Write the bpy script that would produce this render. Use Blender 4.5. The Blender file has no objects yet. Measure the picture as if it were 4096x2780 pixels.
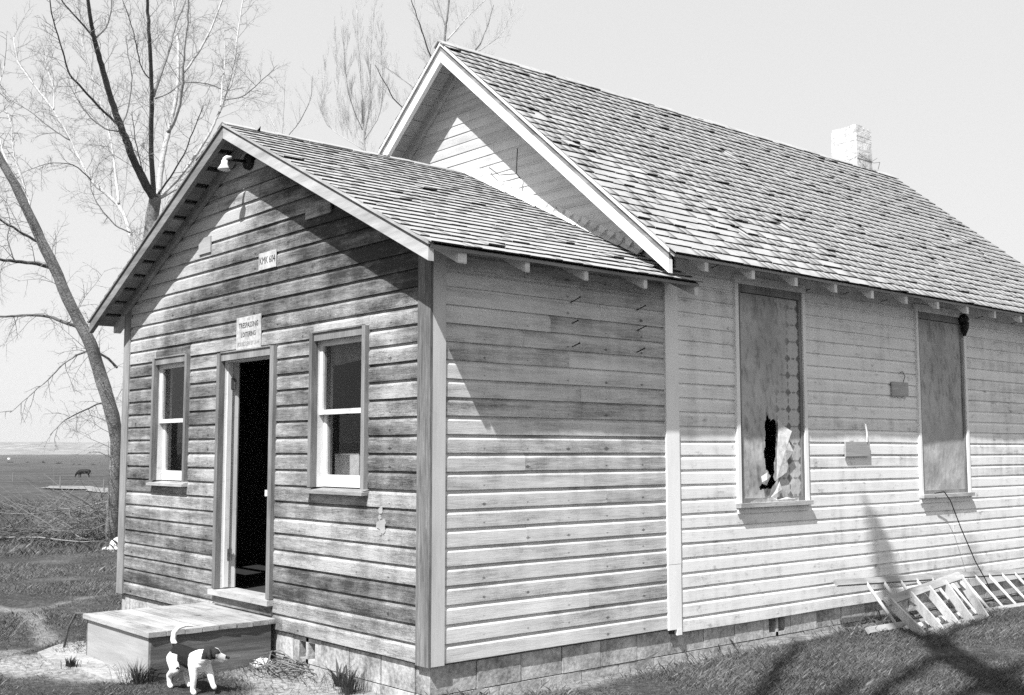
import bpy, math, random
import numpy as np
from mathutils import Matrix, Vector

# ------------------------------------------------------------------ camera, sky, sun, exposure
scene = bpy.context.scene
C = bpy.context.collection
FOCAL, YAW, PITCH, ROLL = 4494.4, math.radians(49.1254), math.radians(5.2785), math.radians(-0.017)
CAM = np.array([-4.5768, -6.1402, 1.4252])
FWD = np.array([math.cos(YAW)*math.cos(PITCH), math.sin(YAW)*math.cos(PITCH), math.sin(PITCH)])
RGT = np.cross(FWD, [0, 0, 1.0]); RGT /= np.linalg.norm(RGT)
UPV = np.cross(RGT, FWD)
R2 = math.cos(ROLL)*RGT + math.sin(ROLL)*UPV
U2 = -math.sin(ROLL)*RGT + math.cos(ROLL)*UPV
cd = bpy.data.cameras.new('camera'); cam = bpy.data.objects.new('camera', cd); C.objects.link(cam)
cd.sensor_fit = 'HORIZONTAL'; cd.sensor_width = 36.0; cd.lens = FOCAL/4096*36.0
cd.clip_start = 0.05; cd.clip_end = 30000
M = Matrix.Identity(4)
for i in range(3):
    M[i][0] = R2[i]; M[i][1] = U2[i]; M[i][2] = -FWD[i]; M[i][3] = CAM[i]
cam.matrix_world = M
scene.camera = cam

TOSUN = Vector((-2.36, -1.0, 3.4)).normalized()
world = bpy.data.worlds.new('World'); scene.world = world; world.use_nodes = True
wn = world.node_tree.nodes; wl = world.node_tree.links
bg = wn['Background']
sky = wn.new('ShaderNodeTexSky'); sky.sky_type = 'NISHITA'; sky.sun_disc = False
sky.sun_elevation = math.asin(TOSUN.z); sky.sun_rotation = math.atan2(TOSUN.x, TOSUN.y)
sky.air_density = 1.0; sky.dust_density = 1.5; sky.ozone_density = 1.0
bw = wn.new('ShaderNodeRGBToBW')                       # black-and-white film
pw = wn.new('ShaderNodeMath'); pw.operation = 'POWER'; pw.inputs[1].default_value = .13   # flat hazy sky as the film recorded it
wl.new(sky.outputs[0], bw.inputs[0]); wl.new(bw.outputs[0], pw.inputs[0])
ml = wn.new('ShaderNodeMath'); ml.operation = 'MULTIPLY'; ml.inputs[1].default_value = 2.25
wl.new(pw.outputs[0], ml.inputs[0]); wl.new(ml.outputs[0], bg.inputs[0])
bg.inputs[1].default_value = 0.15
sl = bpy.data.lights.new('sun', 'SUN'); sl.energy = 4.2; sl.angle = math.radians(0.53); sl.color = (1, 1, 1)
sun = bpy.data.objects.new('sun', sl); C.objects.link(sun)
sun.rotation_euler = TOSUN.to_track_quat('Z', 'Y').to_euler()
scene.view_settings.view_transform = 'Standard'; scene.view_settings.look = 'None'
scene.view_settings.gamma = 1.0; scene.view_settings.use_curve_mapping = False
scene.view_settings.exposure = 1.1
scene.cycles.use_denoising = False
scene.cycles.max_bounces = 6; scene.cycles.transparent_max_bounces = 12

rng = random.Random(7); nr = np.random.default_rng(7)

# ------------------------------------------------------------------ small helpers
def ray(px, py):
    return FWD + R2*(px-2048)/FOCAL - U2*(py-1390)/FOCAL
def at_depth(px, py, depth):
    return CAM + ray(px, py)*depth
def on_z(px, py, z):
    d = ray(px, py); return CAM + d*((z-CAM[2])/d[2])

def smooth(a, b, x):
    t = np.clip((np.asarray(x, float)-a)/(b-a), 0, 1); return t*t*(3-2*t)
_tab = np.random.default_rng(3).random((256, 256))
def vnoise(x, y):
    x = np.asarray(x, float); y = np.asarray(y, float)
    xi = np.floor(x).astype(int); yi = np.floor(y).astype(int)
    fx = x-xi; fy = y-yi; fx = fx*fx*(3-2*fx); fy = fy*fy*(3-2*fy)
    g = lambda i, j: _tab[i & 255, j & 255]
    return (g(xi, yi)*(1-fx)+g(xi+1, yi)*fx)*(1-fy)+(g(xi, yi+1)*(1-fx)+g(xi+1, yi+1)*fx)*fy
def fbm(x, y, o=4):
    s = 0; a = .5
    for _ in range(o):
        s = s+a*vnoise(x, y); x = x*2.03+17.3; y = y*2.03+9.1; a *= .5
    return s

class MB:
    def __init__(s): s.v = []; s.f = []
    def add(s, vs, fs):
        o = len(s.v); s.v += [tuple(map(float, p)) for p in vs]; s.f += [tuple(i+o for i in f) for f in fs]; return s
    def box(s, x0, x1, y0, y1, z0, z1):
        return s.add([(x0,y0,z0),(x1,y0,z0),(x1,y1,z0),(x0,y1,z0),(x0,y0,z1),(x1,y0,z1),(x1,y1,z1),(x0,y1,z1)],
                     [(0,3,2,1),(4,5,6,7),(0,1,5,4),(1,2,6,5),(2,3,7,6),(3,0,4,7)])
    def obox(s, c, ax, ay, az):      # centre and three half-axis vectors
        c, ax, ay, az = (np.asarray(t, float) for t in (c, ax, ay, az))
        P = [c+i*ax+j*ay+k*az for k in (-1, 1) for i, j in ((-1,-1),(1,-1),(1,1),(-1,1))]
        fl = [(0,3,2,1),(4,5,6,7),(0,1,5,4),(1,2,6,5),(2,3,7,6),(3,0,4,7)]
        if np.dot(np.cross(ax, ay), az) < 0: fl = [f[::-1] for f in fl]
        return s.add(P, fl)
    def beam(s, a, b, w, h, up=(0,0,1)):
        a = np.asarray(a, float); b = np.asarray(b, float); d = b-a; L = np.linalg.norm(d); d = d/L
        r = np.cross(d, up); r /= np.linalg.norm(r); u = np.cross(r, d)
        return s.obox((a+b)/2, d*L/2, r*w/2, u*h/2)
    def prism(s, poly, axis, a, b):  # poly: 2-D points in the other two axes, in order
        n = len(poly)
        def P(p, t):
            return (t, p[0], p[1]) if axis == 0 else (p[0], t, p[1]) if axis == 1 else (p[0], p[1], t)
        vs = [P(p, a) for p in poly]+[P(p, b) for p in poly]
        fs = [tuple(range(n))[::-1], tuple(range(n, 2*n))]+[(i, (i+1) % n, (i+1) % n+n, i+n) for i in range(n)]
        return s.add(vs, fs)
    def tube(s, pts, rad, n=6, cap=True):
        pts = [np.asarray(p, float) for p in pts]; m = len(pts)
        if np.isscalar(rad): rad = [rad]*m
        t = [pts[min(i+1, m-1)]-pts[max(i-1, 0)] for i in range(m)]
        ref = np.array([0, 0, 1.0]) if abs(t[0][2]) < .9*np.linalg.norm(t[0]) else np.array([1.0, 0, 0])
        vs = []
        for i in range(m):
            d = t[i]/(np.linalg.norm(t[i])+1e-9); r = np.cross(d, ref); r /= np.linalg.norm(r)+1e-9; u = np.cross(r, d); ref = u if abs(np.dot(u, d)) < .5 else ref
            vs += [pts[i]+rad[i]*(math.cos(2*math.pi*k/n)*r+math.sin(2*math.pi*k/n)*u) for k in range(n)]
        fs = [(i*n+k, i*n+(k+1) % n, (i+1)*n+(k+1) % n, (i+1)*n+k) for i in range(m-1) for k in range(n)]
        if cap: fs += [tuple(range(n))[::-1], tuple((m-1)*n+k for k in range(n))]
        return s.add(vs, fs)
    def mesh(s, name):
        me = bpy.data.meshes.new(name); me.from_pydata(s.v, [], s.f); me.update(); return me
    def build(s, name, mat, parent=None, sm=False):
        return put(name, s.mesh(name), mat, parent, sm)

def put(name, me, mat, parent=None, sm=False):
    o = bpy.data.objects.new(name, me); C.objects.link(o)
    if not me.materials: me.materials.append(mat)
    if parent is not None: o.parent = parent
    if sm: me.polygons.foreach_set('use_smooth', [True]*len(me.polygons))
    return o
def tag(o, label=None, cat=None, group=None, kind=None):
    if label: o['label'] = label
    if cat: o['category'] = cat
    if group: o['group'] = group
    if kind: o['kind'] = kind
    return o
def thing(name, label, cat, loc=(0,0,0), rz=0, group=None):
    o = bpy.data.objects.new(name, None); C.objects.link(o); o.location = loc; o.rotation_euler = (0,0,rz)
    o.empty_display_size = .1
    return tag(o, label, cat, group)
def np_mesh(name, V, Fq, k):
    me = bpy.data.meshes.new(name); V = np.asarray(V, np.float32); Fq = np.asarray(Fq, np.int32); nf = len(Fq)
    me.vertices.add(len(V)); me.vertices.foreach_set('co', V.ravel())
    me.loops.add(nf*k); me.loops.foreach_set('vertex_index', Fq.ravel())
    me.polygons.add(nf); me.polygons.foreach_set('loop_start', np.arange(0, nf*k, k)); 
    me.update(calc_edges=True); me.validate(); return me
def color_attr(me, vals, name='tone'):
    a = me.color_attributes.new(name, 'FLOAT_COLOR', 'POINT')
    v = np.asarray(vals, np.float32); a.data.foreach_set('color', np.stack([v, v, v, np.ones_like(v)], 1).ravel())

# ------------------------------------------------------------------ materials (all neutral greys: black-and-white film)
def new_mat(name):
    m = bpy.data.materials.new(name); m.use_nodes = True; n = m.node_tree.nodes; l = m.node_tree.links
    b = n['Principled BSDF']; b.inputs['Roughness'].default_value = .85; b.inputs['Specular IOR Level'].default_value = .25
    return m, n, l, b
def g(v): return (v, v, v, 1)
def ramp(n, stops):
    r = n.new('ShaderNodeValToRGB'); e = r.color_ramp.elements
    while len(e) < len(stops): e.new(.5)
    for k, (p, v) in enumerate(stops): e[k].position = p; e[k].color = g(v)
    return r
def math_node(n, l, op, a, b=None, clamp=False):
    m = n.new('ShaderNodeMath'); m.operation = op; m.use_clamp = clamp
    for i, x in enumerate((a, b)):
        if x is None: continue
        if isinstance(x, (int, float)): m.inputs[i].default_value = x
        else: l.new(x, m.inputs[i])
    return m.outputs[0]
def noise(n, l, vec, scale, detail=4, rough=.6, dist=0):
    t = n.new('ShaderNodeTexNoise'); t.inputs['Scale'].default_value = scale; t.inputs['Detail'].default_value = detail
    t.inputs['Roughness'].default_value = rough; t.inputs['Distortion'].default_value = dist
    l.new(vec, t.inputs['Vector']); return t.outputs['Fac']
def coords(n, l, scale, jitter=13.0):
    tc = n.new('ShaderNodeTexCoord'); oi = n.new('ShaderNodeObjectInfo')
    mp = n.new('ShaderNodeMapping'); mp.inputs['Scale'].default_value = scale
    cx = n.new('ShaderNodeCombineXYZ')
    for i in range(3): l.new(math_node(n, l, 'MULTIPLY', oi.outputs['Random'], jitter*(1+i*.7)), cx.inputs[i])
    l.new(tc.outputs['Object'], mp.inputs['Vector']); l.new(cx.outputs[0], mp.inputs['Location'])
    return mp.outputs[0], tc.outputs['Object'], oi.outputs['Random']

def wood(name, lo, hi, axis, grain=.35, blotch=.35, vary=.3, bump=.25, fine=60, mid=None, streak=0.0, rough=.85, nails=False, along=.045, grit=.12, chip=0.0, patch=0.0, sheltered=False):
    """boards: grain along one axis, blotches of weathering, tone that differs board by board"""
    m, n, l, b = new_mat(name)
    sc = [fine, fine, fine]; sc[axis] = fine*along
    v, obj, rnd = coords(n, l, sc)
    gr = noise(n, l, v, 1.0, 6, .75, .8)
    sc2 = [4.5, 4.5, 9.0]; sc2[axis] = 1.3
    v2, _, _ = coords(n, l, sc2, 5.0)
    bl = noise(n, l, v2, 1.0, 4, .6)
    s = math_node(n, l, 'MULTIPLY', math_node(n, l, 'SUBTRACT', gr, .5), grain*2.4)
    s = math_node(n, l, 'ADD', s, math_node(n, l, 'MULTIPLY', math_node(n, l, 'SUBTRACT', bl, .5), blotch*3.0))
    s = math_node(n, l, 'ADD', s, math_node(n, l, 'MULTIPLY', math_node(n, l, 'SUBTRACT', rnd, .5), vary*1.3))
    if grit:                                    # raised fibres, checks and lodged dirt
        v5, _, _ = coords(n, l, (240, 240, 240) if axis == 2 else tuple(110 if i == axis else 260 for i in range(3)), 3.0)
        s = math_node(n, l, 'ADD', s, math_node(n, l, 'MULTIPLY', math_node(n, l, 'SUBTRACT', noise(n, l, v5, 1.0, 2, .6), .5), grit*3.2))
    if patch:                                   # weathering that runs across boards
        tcp = n.new('ShaderNodeTexCoord'); mpp = n.new('ShaderNodeMapping'); mpp.inputs['Scale'].default_value = (3.2, 3.2, 2.4); l.new(tcp.outputs['Object'], mpp.inputs[0])
        s = math_node(n, l, 'ADD', s, math_node(n, l, 'MULTIPLY', math_node(n, l, 'SUBTRACT', noise(n, l, mpp.outputs[0], 1.0, 6, .68), .5), patch*3.0))
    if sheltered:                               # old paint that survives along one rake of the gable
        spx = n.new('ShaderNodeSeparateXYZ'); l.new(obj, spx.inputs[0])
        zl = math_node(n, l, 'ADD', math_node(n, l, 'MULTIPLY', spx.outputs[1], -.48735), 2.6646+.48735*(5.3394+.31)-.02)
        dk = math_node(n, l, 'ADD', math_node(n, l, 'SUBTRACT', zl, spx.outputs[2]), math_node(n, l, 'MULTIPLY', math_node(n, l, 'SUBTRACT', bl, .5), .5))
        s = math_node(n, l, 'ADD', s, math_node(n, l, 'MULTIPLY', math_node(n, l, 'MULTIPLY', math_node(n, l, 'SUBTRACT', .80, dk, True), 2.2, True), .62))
    if sheltered:                               # darker along the other rake
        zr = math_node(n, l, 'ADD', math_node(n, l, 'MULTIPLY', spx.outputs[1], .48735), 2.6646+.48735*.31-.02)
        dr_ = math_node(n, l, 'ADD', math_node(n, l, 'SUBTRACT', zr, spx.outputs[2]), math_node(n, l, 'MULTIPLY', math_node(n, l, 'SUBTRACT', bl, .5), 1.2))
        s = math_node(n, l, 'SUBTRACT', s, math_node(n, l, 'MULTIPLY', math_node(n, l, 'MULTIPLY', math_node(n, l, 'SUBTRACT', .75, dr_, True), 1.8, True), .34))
    if chip:                                    # flaked paint
        v6, _, _ = coords(n, l, (7, 7, 16), 4.0)
        cf = noise(n, l, v6, 1.0, 7, .72)
        s = math_node(n, l, 'SUBTRACT', s, math_node(n, l, 'MULTIPLY', math_node(n, l, 'MULTIPLY', math_node(n, l, 'SUBTRACT', cf, .57, True), 7.0, True), chip))
    if streak:
        sc3 = [9, 9, .8]; v3, _, _ = coords(n, l, sc3, 0.0)
        st = noise(n, l, v3, 1.0, 3, .55)
        s = math_node(n, l, 'ADD', s, math_node(n, l, 'MULTIPLY', math_node(n, l, 'SUBTRACT', st, .5), streak*2.5))
    if nails:                                   # rusty nail stains in rows over the studs
        sp = n.new('ShaderNodeSeparateXYZ'); l.new(obj, sp.inputs[0])
        fa = math_node(n, l, 'ABSOLUTE', math_node(n, l, 'SUBTRACT', math_node(n, l, 'FRACT', math_node(n, l, 'ADD', math_node(n, l, 'MULTIPLY', sp.outputs[axis], 1/.41), .31)), .5))
        fz = math_node(n, l, 'ABSOLUTE', math_node(n, l, 'SUBTRACT', math_node(n, l, 'FRACT', math_node(n, l, 'MULTIPLY', sp.outputs[2], 1/.1287)), .22))
        dn = math_node(n, l, 'ADD', math_node(n, l, 'MULTIPLY', fa, .41/.012), math_node(n, l, 'MULTIPLY', fz, .1287/.007))
        dn = math_node(n, l, 'ADD', dn, math_node(n, l, 'MULTIPLY', math_node(n, l, 'SUBTRACT', bl, .5), 9.0))
        s = math_node(n, l, 'SUBTRACT', s, math_node(n, l, 'MULTIPLY', math_node(n, l, 'SUBTRACT', 1.3, dn, True), .38))
    s = math_node(n, l, 'ADD', s, .5, True)
    r = ramp(n, [(0, lo), (.5, mid if mid is not None else (lo+hi)/2), (1, hi)])
    l.new(s, r.inputs[0]); l.new(r.outputs[0], b.inputs['Base Color'])
    b.inputs['Roughness'].default_value = rough
    bp = n.new('ShaderNodeBump'); bp.inputs['Strength'].default_value = bump; bp.inputs['Distance'].default_value = .004
    l.new(gr, bp.inputs['Height']); l.new(bp.outputs[0], b.inputs['Normal'])
    return m
def speckle(name, lo, hi, scale=20, detail=5, bump=.3, dist=.01, rough=.9, contrast=(.3, .7), big=0.0):
    m, n, l, b = new_mat(name)
    v, obj, rnd = coords(n, l, (1, 1, 1), 3.0)
    a = noise(n, l, v, scale, detail, .65)
    f = a
    if big:
        c = noise(n, l, v, scale*.12, 3, .5); f = math_node(n, l, 'ADD', math_node(n, l, 'MULTIPLY', a, 1-big), math_node(n, l, 'MULTIPLY', c, big))
    r = ramp(n, [(contrast[0], lo), (contrast[1], hi)]); l.new(f, r.inputs[0]); l.new(r.outputs[0], b.inputs['Base Color'])
    b.inputs['Roughness'].default_value = rough
    if bump:
        bp = n.new('ShaderNodeBump'); bp.inputs['Strength'].default_value = bump; bp.inputs['Distance'].default_value = dist
        l.new(a, bp.inputs['Height']); l.new(bp.outputs[0], b.inputs['Normal'])
    return m
def plain(name, v, rough=.8, metal=0.0):
    return speckle(name, v*.8, v*1.15, 35, 4, .08, .004, rough)
def attr_mat(name, lo, hi, attr='tone', scale=60, amount=.25, bump=.2, bdist=.01, rough=.95):
    m, n, l, b = new_mat(name)
    a = n.new('ShaderNodeAttribute'); a.attribute_name = attr
    tc = n.new('ShaderNodeTexCoord'); ns = noise(n, l, tc.outputs['Object'], scale, 4, .7)
    f = math_node(n, l, 'ADD', a.outputs['Fac'], math_node(n, l, 'MULTIPLY', math_node(n, l, 'SUBTRACT', ns, .5), amount*2), True)
    r = ramp(n, [(0, lo), (1, hi)]); l.new(f, r.inputs[0]); l.new(r.outputs[0], b.inputs['Base Color'])
    b.inputs['Roughness'].default_value = rough
    bp = n.new('ShaderNodeBump'); bp.inputs['Strength'].default_value = bump; bp.inputs['Distance'].default_value = bdist
    l.new(ns, bp.inputs['Height']); l.new(bp.outputs[0], b.inputs['Normal'])
    return m

MT = {}
MT['front'] = wood('weathered_siding', .035, .42, 1, .55, .50, .40, .8, 95, .175, .10, nails=True, along=.08, grit=.38, patch=.38, sheltered=True)
MT['side'] = wood('bleached_siding', .12, .72, 0, .36, .36, .26, .5, 80, .51, .12, nails=True, along=.06, grit=.22, patch=.15)
MT['hall'] = wood('whitewashed_siding', .22, .84, 0, .16, .22, .12, .25, 70, .71, .20, grit=.14, chip=.4, patch=.12)
MT['gable'] = wood('painted_gable_siding', .22, .66, 1, .2, .25, .18, .2, 70, .47, .05, grit=.12, patch=.15)
MT['trim'] = wood('painted_trim', .30, .80, 1, .25, .45, .12, .2, 60, .62)
MT['corner_front'] = wood('weathered_corner', .03, .34, 2, .7, .35, .1, .5, 70, .15)
MT['corner_side'] = wood('pale_corner', .25, .62, 2, .25, .3, .1, .2, 60, .46)
MT['white_v'] = wood('white_upright', .5, .85, 2, .15, .25, .1, .15, 60, .76)
MT['sill'] = wood('worn_sill', .10, .6, 0, .4, .5, .1, .4, 60, .36, grit=.25, chip=.4)
MT['sill_front'] = wood('worn_front_sill', .08, .5, 1, .4, .5, .1, .4, 60, .28, grit=.25, chip=.4)
MT['casing'] = wood('grey_casing', .05, .34, 2, .5, .4, .2, .4, 80, .18, grit=.25)
MT['sash'] = wood('white_sash', .28, .80, 2, .2, .3, .1, .2, 60, .62, chip=.3)
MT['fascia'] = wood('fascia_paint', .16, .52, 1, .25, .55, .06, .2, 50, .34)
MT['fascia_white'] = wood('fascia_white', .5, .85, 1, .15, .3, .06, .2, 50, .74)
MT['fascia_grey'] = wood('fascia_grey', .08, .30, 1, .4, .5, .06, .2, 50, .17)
MT['rough'] = wood('rough_lumber', .10, .42, 0, .35, .4, .3, .3, 50, .24)
MT['tail'] = wood('tail_paint', .3, .8, 1, .3, .35, .15, .2, 50, .64)
MT['soffit'] = wood('soffit_boards', .2, .5, 0, .2, .25, .15, .2, 50, .36)
MT['shade_felt'] = plain('roof_shade_felt', .02)  # near-black sheet added; shade in the sheathing gaps is put into its colour
MT['shingle'] = wood('cedar_shingle', .19, .44, 1, .2, .14, .06, .35, 90, .32, grit=.2, patch=.12)
MT['shingle_hall'] = wood('old_cedar_shingle', .14, .44, 1, .25, .16, .08, .35, 90, .31, grit=.2, patch=.22)
MT['endgrain_shade'] = speckle('shingle_end_grain_shade', .02, .06, 60, 4, .2, .003)  # dark end grain, deepened: the shade under each course is put into the colour
MT['block'] = speckle('concrete_block', .14, .52, 30, 8, .7, .008, contrast=(.36, .62), big=.5)
MT['stucco'] = speckle('chimney_plaster', .3, .75, 11, 8, .8, .03, contrast=(.33, .6), big=.4)
MT['chimcap'] = speckle('chimney_cap', .35, .8, 8, 5, .5, .02)
MT['dark'] = plain('interior_dark', .03)  # indoor gloom is put into this near-black; the real surfaces are paler
MT['iron'] = plain('dark_iron', .015, .6)
MT['rust'] = speckle('rusty_iron', .03, .12, 60, 4, .3, .002)
MT['white'] = plain('white_enamel', .8, .4)
MT['paper'] = speckle('sign_board', .22, .50, 24, 7, .1, .002, contrast=(.34, .6), big=.4)
MT['ink'] = plain('sign_ink', .03)
MT['inkf'] = plain('faded_ink', .26)
MT['plank'] = wood('step_plank', .06, .46, 1, .4, .6, .25, .7, 50, .30, grit=.25, chip=.45)
MT['stepside'] = wood('step_side', .04, .24, 0, .6, .5, .2, .5, 45, .11, grit=.2)
MT['stepfront'] = wood('step_front', .2, .45, 1, .3, .3, .1, .3, 45, .33)
MT['ladder'] = wood('ladder_wood', .2, .72, 2, .4, .4, .3, .3, 60, .52, grit=.25, chip=.3)
MT['ladder_grey'] = wood('ladder_grey_wood', .12, .5, 0, .3, .4, .2, .3, 50, .3)
MT['board'] = wood('small_grey_board', .16, .46, 0, .4, .3, .3, .3, 50, .3)
MT['straw_ground'] = speckle('bleached_straw', .10, .30, 3, 7, .5, .05)
MT['slab'] = speckle('pale_concrete', .14, .40, 22, 8, .7, .015, contrast=(.34, .6), big=.4)
MT['stone'] = speckle('pale_stone', .4, .7, 12, 5, .6, .03)
MT['bark'] = speckle('grey_bark', .05, .34, 26, 6, .8, .03, big=.5)
MT['bark_dark'] = speckle('dark_bark', .03, .16, 26, 6, .8, .03, big=.4)
MT['bark_pale'] = speckle('pale_bark', .2, .58, 14, 6, .6, .02, big=.4)
MT['twig'] = plain('twig_bark', .20)
MT['twig_pale'] = plain('pale_twig_bark', .48)
MT['dry'] = plain('dry_stalk', .22)
MT['brush'] = plain('dead_brush', .17)
MT['fur_black'] = plain('black_hide', .006, .7)
MT['hill'] = None
def glass_mat():
    m, n, l, b = new_mat('window_glass'); n.remove(b)
    gl = n.new('ShaderNodeBsdfGlossy'); gl.inputs['Roughness'].default_value = .02; gl.inputs['Color'].default_value = g(.9)
    tr = n.new('ShaderNodeBsdfTransparent'); tr.inputs['Color'].default_value = g(.8)
    fr = n.new('ShaderNodeFresnel'); fr.inputs['IOR'].default_value = 1.3
    ge = n.new('ShaderNodeNewGeometry'); fc = math_node(n, l, 'MULTIPLY', fr.outputs[0], math_node(n, l, 'SUBTRACT', 1.0, ge.outputs['Backfacing']))
    mx = n.new('ShaderNodeMixShader'); l.new(fc, mx.inputs[0]); l.new(tr.outputs[0], mx.inputs[1]); l.new(gl.outputs[0], mx.inputs[2])
    l.new(mx.outputs[0], n['Material Output'].inputs[0]); return m
MT['glass'] = glass_mat()

# ------------------------------------------------------------------ terrain
HX, HY = 3.0, 3.0
def ground(x, y):
    x = np.asarray(x, float); y = np.asarray(y, float); d = np.hypot(x-HX, y-HY)
    z = -.28 - 2.3*smooth(14, 110, d) - 1.9*smooth(110, 480, d)
    z = z + .05*smooth(2.4, 4.5, x)*smooth(-3, -.2, y)*(1-smooth(10, 14, d))
    near = 1-smooth(25, 60, d)
    z = z + near*(.035*(fbm(x*.9, y*.9)-.47)+.02*(fbm(x*5, y*5, 3)-.44)) + (1-near)*.35*(fbm(x*.05, y*.05, 4)-.47)
    z = z - .10*smooth(2.2, 3.4, y)*smooth(-.3, -2.2, x)*(1-smooth(5, 9, y))*0
    return z
def dirt(x, y):
    x = np.asarray(x, float); y = np.asarray(y, float)
    n1 = fbm(x*2.2+5, y*2.2, 4)-.47; n2 = fbm(x*7, y*7+3, 3)-.44
    w = .55*n1+.25*n2
    v = np.zeros_like(x)
    def blob(cx, cy, rx, ry, a=1.0):
        d = np.sqrt(((x-cx)/rx)**2+((y-cy)/ry)**2); return a*smooth(1.25, .6, d-w*1.9)
    for b in ((-.15, 1.35, .38, .55), (.0, .75, .35, .5), (-.25, .2, .30, .55, .9), (-.25, 1.9, .25, .3, .6), (-.55, .75, .4, .3, .7), (-.75, .35, .35, .35, .9), (-.35, 1.0, .5, .4, .9),
              (-1.5, 3.4, .5, .55), (-1.2, 2.75, .3, .45, .8), (-.7, 3.7, .3, .35, .8), (-1.65, 4.1, .4, .3, .7)):
        v = np.maximum(v, blob(*b))
    # foot-worn paths in the lawn
    def path(pts, wd, a):
        out = np.zeros_like(x)
        for (x0, y0), (x1, y1) in zip(pts[:-1], pts[1:]):
            t = np.clip(((x-x0)*(x1-x0)+(y-y0)*(y1-y0))/((x1-x0)**2+(y1-y0)**2), 0, 1)
            d = np.hypot(x-x0-t*(x1-x0), y-y0-t*(y1-y0)); out = np.maximum(out, a*smooth(wd, wd*.3, d-w*.35))
        return out
    v = np.maximum(v, path([(-1.0, 4.3), (-.75, 5.4), (-.55, 6.4), (-.75, 7.4), (-1.6, 8.4)], .16, .6))
    v = np.maximum(v, path([(-.55, 6.4), (.3, 7.2), (1.0, 7.5)], .14, .4))
    v = np.maximum(v, .7*smooth(.16, .05, np.abs(y+.05)-w*.2)*smooth(.2, .6, x)*smooth(10, 5, x))
    return v
def axis_coords(lo, hi, step, far):
    c = list(np.arange(lo, hi+1e-6, step)); k = step
    a = lo; L = []
    while a > -far: k *= 1.22; a -= k; L.append(a)
    k = step; a = hi; U = []
    while a < far: k *= 1.22; a += k; U.append(a)
    return np.array(L[::-1]+c+U)
gx = axis_coords(-6, 10, .09, 7000); gy = axis_coords(-6, 16, .09, 7000)
GX, GY = np.meshgrid(gx, gy, indexing='ij'); GZ = ground(GX, GY)
nx, ny = GX.shape
idx = np.arange(nx*ny).reshape(nx, ny)
quads = np.stack([idx[:-1,:-1], idx[1:,:-1], idx[1:,1:], idx[:-1,1:]], -1).reshape(-1, 4)
me = np_mesh('ground', np.stack([GX.ravel(), GY.ravel(), GZ.ravel()], 1), quads, 4)
color_attr(me, dirt(GX.ravel(), GY.ravel()))
def ground_mat():
    m, n, l, b = new_mat('lawn_and_pasture')
    tc = n.new('ShaderNodeTexCoord'); P = tc.outputs['Object']
    a = noise(n, l, P, 18, 5, .7); c = noise(n, l, P, 1.1, 5, .6); d = noise(n, l, P, .06, 5, .6)
    f = math_node(n, l, 'ADD', math_node(n, l, 'MULTIPLY', a, .45), math_node(n, l, 'MULTIPLY', c, .3))
    f = math_node(n, l, 'ADD', f, math_node(n, l, 'MULTIPLY', d, .25))
    r = ramp(n, [(.36, .016), (.5, .06), (.62, .15)]); l.new(f, r.inputs[0])
    r2 = ramp(n, [(.36, .10), (.5, .24), (.62, .38)]); l.new(noise(n, l, P, 22, 8, .75), r2.inputs[0])
    at = n.new('ShaderNodeAttribute'); at.attribute_name = 'tone'
    mx = n.new('ShaderNodeMix'); mx.data_type = 'RGBA'
    l.new(at.outputs['Fac'], mx.inputs['Factor']); l.new(r.outputs[0], mx.inputs['A']); l.new(r2.outputs[0], mx.inputs['B'])
    l.new(mx.outputs['Result'], b.inputs['Base Color']); b.inputs['Roughness'].default_value = 1.0; b.inputs['Specular IOR Level'].default_value = .05
    bp = n.new('ShaderNodeBump'); bp.inputs['Strength'].default_value = .6; bp.inputs['Distance'].default_value = .03
    l.new(a, bp.inputs['Height']); l.new(bp.outputs[0], b.inputs['Normal']); return m
tag(put('ground', me, ground_mat(), None, True), kind='structure')

# hills on the far side of the valley
def hill_mat():
    m, n, l, b = new_mat('chalky_hillside')
    tc = n.new('ShaderNodeTexCoord'); mp = n.new('ShaderNodeMapping'); mp.inputs['Scale'].default_value = (1, 1, 3)
    l.new(tc.outputs['Object'], mp.inputs[0])
    a = noise(n, l, mp.outputs[0], .03, 9, .72); r = ramp(n, [(.36, .10), (.5, .17), (.64, .30)])
    l.new(a, r.inputs[0]); l.new(r.outputs[0], b.inputs['Base Color']); b.inputs['Roughness'].default_value = 1; return m
az = np.radians(np.linspace(20, 215, 320)); rr = np.array([2300, 2500, 2700, 2850, 3000, 3150, 3500, 4200])
prof = np.array([0, .06, .22, .5, .82, .96, 1.0, .96])
AZ, RR = np.meshgrid(az, rr, indexing='ij'); PR = np.broadcast_to(prof, AZ.shape)
hx = CAM[0]+RR*np.cos(AZ); hy = CAM[1]+RR*np.sin(AZ)
top = 24+16*(fbm(AZ*9, RR*0+2, 4)-.45)
wob = (fbm(hx*.004, hy*.004, 5)-.45)
hz = -4.6+PR*(top+6)*(1+.5*wob*(PR < .99)) - .5*(PR == 0)
n1, n2 = AZ.shape; ii = np.arange(n1*n2).reshape(n1, n2)
hq = np.stack([ii[:-1,:-1], ii[:-1,1:], ii[1:,1:], ii[1:,:-1]], -1).reshape(-1, 4)[:, ::-1]
tag(put('hills', np_mesh('hills', np.stack([hx.ravel(), hy.ravel(), hz.ravel()], 1), hq, 4), hill_mat(), None, True), kind='structure')

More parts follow.
